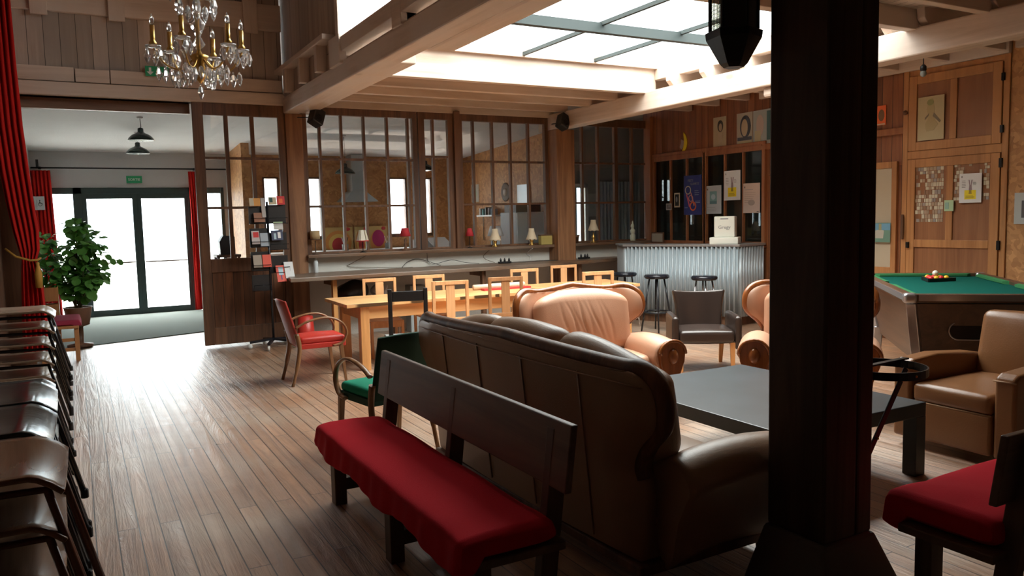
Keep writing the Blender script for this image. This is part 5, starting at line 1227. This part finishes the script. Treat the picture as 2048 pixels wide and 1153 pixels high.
pendant((.96, 13.8, 2.76), 3.095, 'dark enamel pendant lamp in the passage, the one nearer the glass doors')
pendant((4.19, 13.5, 2.45), 3.11, 'dark enamel pendant lamp in the kitchen, seen through the left inner window')
pendant((5.70, 13.5, 2.52), 3.11, 'dark enamel pendant lamp in the kitchen, seen beside the casement')
t = thing('hanging_bulb', 'bare bulb holder on a wire hanging near the pine cupboard', 'lamp', (7.45, 4.97, 2.95))
MB().tube([(0, 0, .08), (0, 0, .52)], .005, 6).obj('wire', M_black, t)
MB().lathe([(.008, .09), (.028, .07), (.03, .03), (.02, .02)], n=12).obj('holder', M_black, t)
MB().ball((0, 0, -.0), .03, 12, 1.2).obj('bulb', plain('grey_bulb', (.35, .38, .36), .1), t)
# ---- equipment behind the sliding door
t = thing('stage_monitor', 'black angled speaker seen through the sliding door glass', 'speaker', (2.08, 13.0, 1.152))
MB().poly([(-.11, 0), (.11, 0), (.11, .28), (-.06, .30), (-.12, .2)], -.12, .12).obj('cabinet', M_black, t, bevel=.01)
t = thing('side_table', 'dark stand under the black angled speaker behind the sliding door', 'table', (2.08, 13.0, .013))
MB().box(-.18, .18, -.18, .18, 1.10, 1.138).obj('top', M_dark, t, bevel=.004)
for sx in (-.15, .15):
    for sy in (-.15, .15): MB().box(sx - .02, sx + .02, sy - .02, sy + .02, 0, 1.10).obj('leg', M_dark, t)
# ---- kitchen
M_white = plain('white_laminate', (.78, .80, .80), .3)
t = thing('kitchen_counter', 'white kitchen counter right behind the inner windows', 'counter', (4.9, 11.9, 0))
MB().box(-.6, 1.7, -.35, .35, 1.11, 1.15).obj('counter_top', M_white, t, bevel=.004)
MB().box(-.55, 1.65, -.30, .33, 0, 1.11).obj('body', C('counter_grey', (.4, .42, .42)), t)
t = thing('back_counter', 'long counter below the windows at the back of the kitchen', 'counter', (5.2, 15.68, 0))
MB().box(-2.2, 2.1, -.6, .32, 1.0, 1.05).obj('counter_top', M_white, t, bevel=.004)
MB().box(-2.15, 2.05, -.55, .32, 0, 1.0).obj('body', C('counter_brown', (.28, .16, .10)), t)
SW = [('e', .5, .3, .45, .55, C('swirl_orange', (.70, .30, .08))), ('e', .5, .25, .34, .45, C('swirl_yellow', (.75, .52, .14))), ('e', .5, .2, .22, .33, C('swirl_red', (.55, .05, .06))), ('e', .8, .9, .12, .08, C('swirl_red', (.55, .05, .06)))]
ORG = C('swirl_base', (.60, .42, .16))
for i, (x, w_, lb) in enumerate(((4.45, .62, 'left colourful swirl painting at the back of the kitchen'), (5.10, .30, 'middle colourful painting at the back of the kitchen, behind the petal lamp'), (5.42, .40, 'right painting with a red arch at the back of the kitchen'))):
    sheet('painting', lb, 'painting', (x, 15.98, 1.051), 0, w_, .46, ORG, SW if i != 2 else SW[::-1] + [('e', .5, .45, .34, .38, C('swirl_magenta', (.50, .03, .16)))])
t = thing('extractor_hood', 'steel extractor hood in the kitchen between the windows', 'hood', (5.12, 15.75, 2.02))
MB().hexa([(-.36, -.28, 0), (.36, -.28, 0), (.36, .27, 0), (-.36, .27, 0), (-.14, -.12, .22), (.14, -.12, .22), (.14, .27, .22), (-.14, .27, .22)]).obj('canopy', M_galv, t)
MB().box(-.13, .13, -.11, .26, .22, .96).obj('duct', M_galv, t)
def pot(x, y, z, label, n=5):
    t = thing('utensil_pot', label, 'pot', (x, y, z)); rr = random.Random(int(x * 10))
    MB().lathe([(0, 0), (.06, 0), (.065, .12), (.055, .12), (.05, .01), (0, .01)], n=14).obj('jar', C('jar_grey', (.3, .32, .3)), t)
    for k in range(n):
        a = rr.uniform(0, 6); MB().tube([(0, 0, .02), (.07 * math.cos(a), .07 * math.sin(a), .26)], .008, 5).obj('utensil', rr.choice((M_chrome, M_dark, WHITE)), t)
pot(4.72, 15.40, 1.051, 'pot of utensils before the left swirl painting'); pot(5.62, 15.40, 1.051, 'pot of utensils before the right painting')
m = MB(); m.rbox((0, 0, .08), (.13, .13, .16), .02, 3)
tag(m.obj('white_mug', M_white, loc=(4.72, 11.72, 1.151)), 'white container on the kitchen counter seen through the casement', 'container')
m = MB().hexa([(-.2, -.12, .0), (.2, -.12, 0), (.2, .12, .17), (-.2, .12, .17), (-.2, -.13, .01), (.2, -.13, .01), (.2, .11, .18), (-.2, .11, .18)]); m.box(-.2, .2, .10, .12, 0, .16)
tag(m.obj('paper_stand', M_paper, loc=(5.22, 11.85, 1.151), rot=(0, 0, .3)), 'white slanted paper stand on the kitchen counter', 'stand')
t = thing('kitchen_lamp', 'white lamp on the kitchen counter behind the cream bell lamp', 'lamp', (6.22, 11.8, 1.151))
MB().lathe([(0, 0), (.07, 0), (.085, .05), (.08, .12), (.03, .18), (.02, .2)], n=18).obj('lamp_base', plain('pale_blue_ceramic', (.6, .66, .7), .25), t)
MB().lathe([(.14, .17), (.09, .34)], n=20).obj('lamp_shade', M_white, t)
t = thing('fridge', 'pale grey fridge in the kitchen beside the chipboard wall', 'fridge', (7.32, 12.75, 0))
MB().box(-.33, .33, -.3, .3, .02, 1.72).obj('body', plain('fridge_grey', (.52, .58, .62), .35), t, bevel=.01)
MB().box(-.33, .33, -.345, -.305, .05, 1.70).obj('door', plain('fridge_grey', (.52, .58, .62), .35), t, bevel=.008)
MB().box(.24, .27, -.385, -.345, .9, 1.35).obj('handle', M_chrome, t)
m = MB(); m.box(-.26, .26, -.22, .22, 0, .14)
tag(m.obj('black_tray', M_black, loc=(7.30, 12.75, 1.721)), 'black flat crate lying on top of the fridge', 'crate')
t = thing('plate_clock', 'round dark patterned plate on the kitchen chipboard wall', 'plate', (7.66, 14.05, 2.14))
MB().lathe([(0, -.01), (.17, -.012), (.19, 0), (.17, .008), (0, .008)], n=28).xf(Matrix.Rotation(-PI/2, 4, 'Y')).obj('rim', C('plate_brown', (.14, .12, .10)), t)
MB().lathe([(0, 0), (.08, 0), (.08, .016), (0, .018)], n=20).xf(Matrix.Rotation(-PI/2, 4, 'Y')).obj('centre', C('plate_pale', (.45, .42, .38)), t)
sheet('wall_picture', 'small pale print with green marks on the kitchen chipboard wall', 'picture', (7.665, 15.62, 1.98), RW, .36, .38, C('paper_print', (.6, .58, .5)), [('e', .5, .5, .2, .3, LGRN), ('e', .4, .7, .1, .1, DGRN)])
sheet('mirror_panel', 'pale glossy panel with a dark edge on the kitchen chipboard wall', 'panel', (7.665, 13.58, 1.72), RW, .52, .54, plain('pale_gloss', (.66, .70, .72), .15), [('r', .94, 1, 0, 1, BLACK)])
t = thing('wall_shelf', 'white wall shelf in the kitchen left of the fridge', 'shelf', (7.55, 14.7, 1.66))
MB().box(-.12, .115, -.5, .4, 0, .03).obj('board', M_white, t)
for y in (-.45, .35): MB().tube([(.10, y, .0), (.10, y, -.5)], .008, 6).obj('upright', M_iron, t)
for k in range(5):
    o = MB().box(-.07, .07, -.025, .025, 0, .12 + .02 * (k % 3)).obj('shelf_box', [C('bx_blue', (.1, .2, .35)), C('bx_grey', (.3, .3, .3)), M_black, C('bx_teal', (.1, .35, .38)), C('bx_white', (.6, .6, .6))][k], loc=(7.55, 14.35 + .13 * k, 1.691))
    tag(o, ['blue', 'grey', 'black', 'teal', 'white'][k] + ' box on the white kitchen wall shelf', 'box', 'boxes on the kitchen shelf')
# ---- chandelier
M_cry = crystal()
t = thing('chandelier', 'brass and crystal chandelier with electric candles hanging in the hall', 'chandelier', (.79, 5.6, 2.56))
MB().tube([(0, 0, .10), (0, 0, 2.70)], .008, 8).obj('stem', M_brass, t)
MB().lathe([(0, -.02), (.012, 0), (.03, .02), (.035, .045), (.018, .06), (.04, .085), (.03, .11), (.05, .14), (.06, .165), (.02, .18), (.012, .2)], n=18).obj('brass_hub', M_brass, t)
MB().lathe([(.012, .20), (.045, .24), (.015, .29), (.035, .33), (.05, .37), (.02, .41), (.03, .47), (.02, .52), (.05, .56), (.02, .60)], n=14).obj('glass_column', M_cry, t)
MB().lathe([(.05, 2.66), (.06, 2.69), (.0, 2.69)], n=14).obj('ceiling_rose', M_brass, t)
dm = MB(); dm.lathe([(0, -.02), (.011, .0), (.021, .03), (.013, .062), (0, .074)], n=6); drop = dm.obj('crystal_drop', M_cry, t); drop.location = (0, .0, -.10)
bm_ = MB(); bm_.lathe([(0, 0), (.009, .009), (0, .018)], n=6); bead = bm_.obj('crystal_bead', M_cry, t); bead.location = (0, 0, -.03)
nd = [1]
def add(src, p, s_=1):
    if src is drop and nd[0] >= 96: return
    c = src.copy(); COL.objects.link(c); c.parent = t; c.location = p; c.scale = (s_, s_, s_); c.rotation_euler = (0, 0, rnd.uniform(0, 3))
    if src is drop: nd[0] += 1
na = 6
for k in range(na):
    a = .04 + k * 2 * PI / na; ca, sa = math.cos(a), math.sin(a)
    zt = .19 if k % 2 else .21; R = .275
    pts = spline([(.03 * ca, .03 * sa, .15), (.11 * ca, .11 * sa, .075), (.20 * ca, .20 * sa, .09), (R * ca, R * sa, zt)], 5)
    am = MB().tube(pts, .006, 6).obj('arm', M_brass, t)
    MB().lathe([(0, 0), (.045, .006), (.05, .016), (.02, .012), (.0, .012)], (R * ca, R * sa, zt), 16).obj('drip_pan', M_cry, am)
    MB().lathe([(0, 0), (.02, .0), (.024, .02), (.014, .035), (.0145, .04), (.0145, .13), (0, .13)], (R * ca, R * sa, zt + .014), 12).obj('candle_sleeve', M_brass, am)
    MB().lathe([(0, 0), (.009, .0), (.016, .02), (.012, .045), (0, .072)], (R * ca, R * sa, zt + .146), 12).obj('candle_bulb', M_cry, am)
    for j in range(5):
        q = j * 2 * PI / 5; x, y = R * ca + .045 * math.cos(q), R * sa + .045 * math.sin(q)
        add(drop, (x, y, zt - .075 - (.01 if j % 2 else 0))); add(bead, (x, y, zt - .012))
    for j in range(5):
        r2 = .09 + .04 * j; add(drop, (r2 * ca, r2 * sa, .0 - .01 * (j % 2))); add(bead, (r2 * ca, r2 * sa, .062))
for k in range(8):
    a = k * PI / 4; add(drop, (.06 * math.cos(a), .06 * math.sin(a), .02))
for k in range(6):
    a = k * PI / 3 + .4; x, y = .12 * math.cos(a), .12 * math.sin(a)
    MB().tube(spline([(0, 0, .50), (x * .6, y * .6, .56), (x, y, .53)], 5), .004, 5).obj('upper_arm', M_brass, t)
    add(drop, (x, y, .43), 1.3); add(bead, (x, y, .515)); add(drop, (x * .5, y * .5, .40), 1.1)
for k in range(6):
    a = k * PI / 3; x, y = .26 * math.cos(a), .26 * math.sin(a)
    MB().tube(spline([(0, 0, .66), (x * .6, y * .6, .72), (x, y, .66)], 5), .004, 5).obj('upper_arm', M_brass, t)
    add(drop, (x, y, .575), 1.25); MB().ball((x * .75, y * .75, .60), .028, 12).obj('crystal_ball', M_cry, t)

# ---- stacked chairs along the left wall
def school_chair(wm, mm, label, grp):
    t = thing('stacking_chair', label, 'chair', (0, 0, 0), PI/2, grp)
    def seat(u, v):
        x = (u - .5) * .41; y = -.21 + v * .40
        z = .45 - .045 * max(0, (.18 - v) / .18) ** 1.6 + .012 * (v - .5) ** 2 + .012 * (abs(u - .5) * 2) ** 2
        if v < .18: y = -.21 + v * .40 + .006
        return (x, y, z)
    m = MB(); m.grid(seat, 10, 16); m.obj('seat', wm, t, solid=.014, bevel=.004)
    def bk2(u, v):
        x = (u - .5) * .40; return (x, .24 + .035 * (1 - (abs(u - .5) * 2) ** 2) + .03 * v, .70 + .16 * v)
    m = MB(); m.grid(bk2, 10, 4); m.obj('backrest', wm, t, solid=.012, bevel=.004)
    for sx in (-1, 1):
        MB().tube([(sx * .19, -.27, .012), (sx * .175, -.17, .425), (sx * .17, .15, .43)], .011, 8).obj('leg', mm, t)
        MB().tube([(sx * .20, .26, .012), (sx * .185, .14, .43), (sx * .19, .235, .66), (sx * .19, .262, .80)], .011, 8).obj('leg', mm, t)
        for y in (-.27, .26): MB().lathe([(0, 0), (.014, 0), (.014, .03), (.011, .035)], (sx * (.19 if y < 0 else .2), y, 0), 8).obj('rubber_foot', M_black, t)
    return t
M_ply = wood('worn_plywood', (.40, .30, .21), (.26, .18, .12), 'y', .22, grain=6, wear=(.34, .28, .22))
M_plyd = wood('dark_lacquered_plywood', (.045, .05, .05), (.02, .024, .025), 'y', .16, grain=6)
M_plyb = wood('brown_plywood', (.30, .17, .10), (.17, .09, .05), 'x', .24, grain=6)
first = {}
names_ = ['lowest', 'second', 'third', 'fourth', 'fifth', 'sixth', 'seventh', 'eighth']
def stack(x, y, n, wm, mm, desc, pitch, dx, rz=PI/2):
    g = 'chairs in ' + desc
    base = school_chair(wm, mm, 'lowest chair of ' + desc, g); base.location = (x, y, 0); base.rotation_euler.z = rz
    for k in range(1, n):
        lb = ('topmost' if k == n - 1 else names_[k] + ' from below,') + ' chair of ' + desc
        c = place(base, (x + dx * k, y, pitch * k), rz + rnd.uniform(-.02, .02), lb, g)
stack(-.385, 6.05, 7, M_ply, M_bmet, 'the far stack of pale plywood chairs', .105, .006)
stack(-.36, 4.90, 4, M_plyd, M_bmet, 'the middle stack of dark chairs at left', .105, .004)
stack(-.325, 3.18, 6, M_plyd, M_bmet, 'the far one of two touching black stacks', .118, .006)
stack(-.325, 2.745, 6, M_plyd, M_bmet, 'the black stack touching the brown one', .118, .006)
stack(-.300, 2.27, 6, M_plyb, plain('brown_tube', (.13, .05, .03), .3), 'the nearest stack of brown wooden chairs', .118, .008)
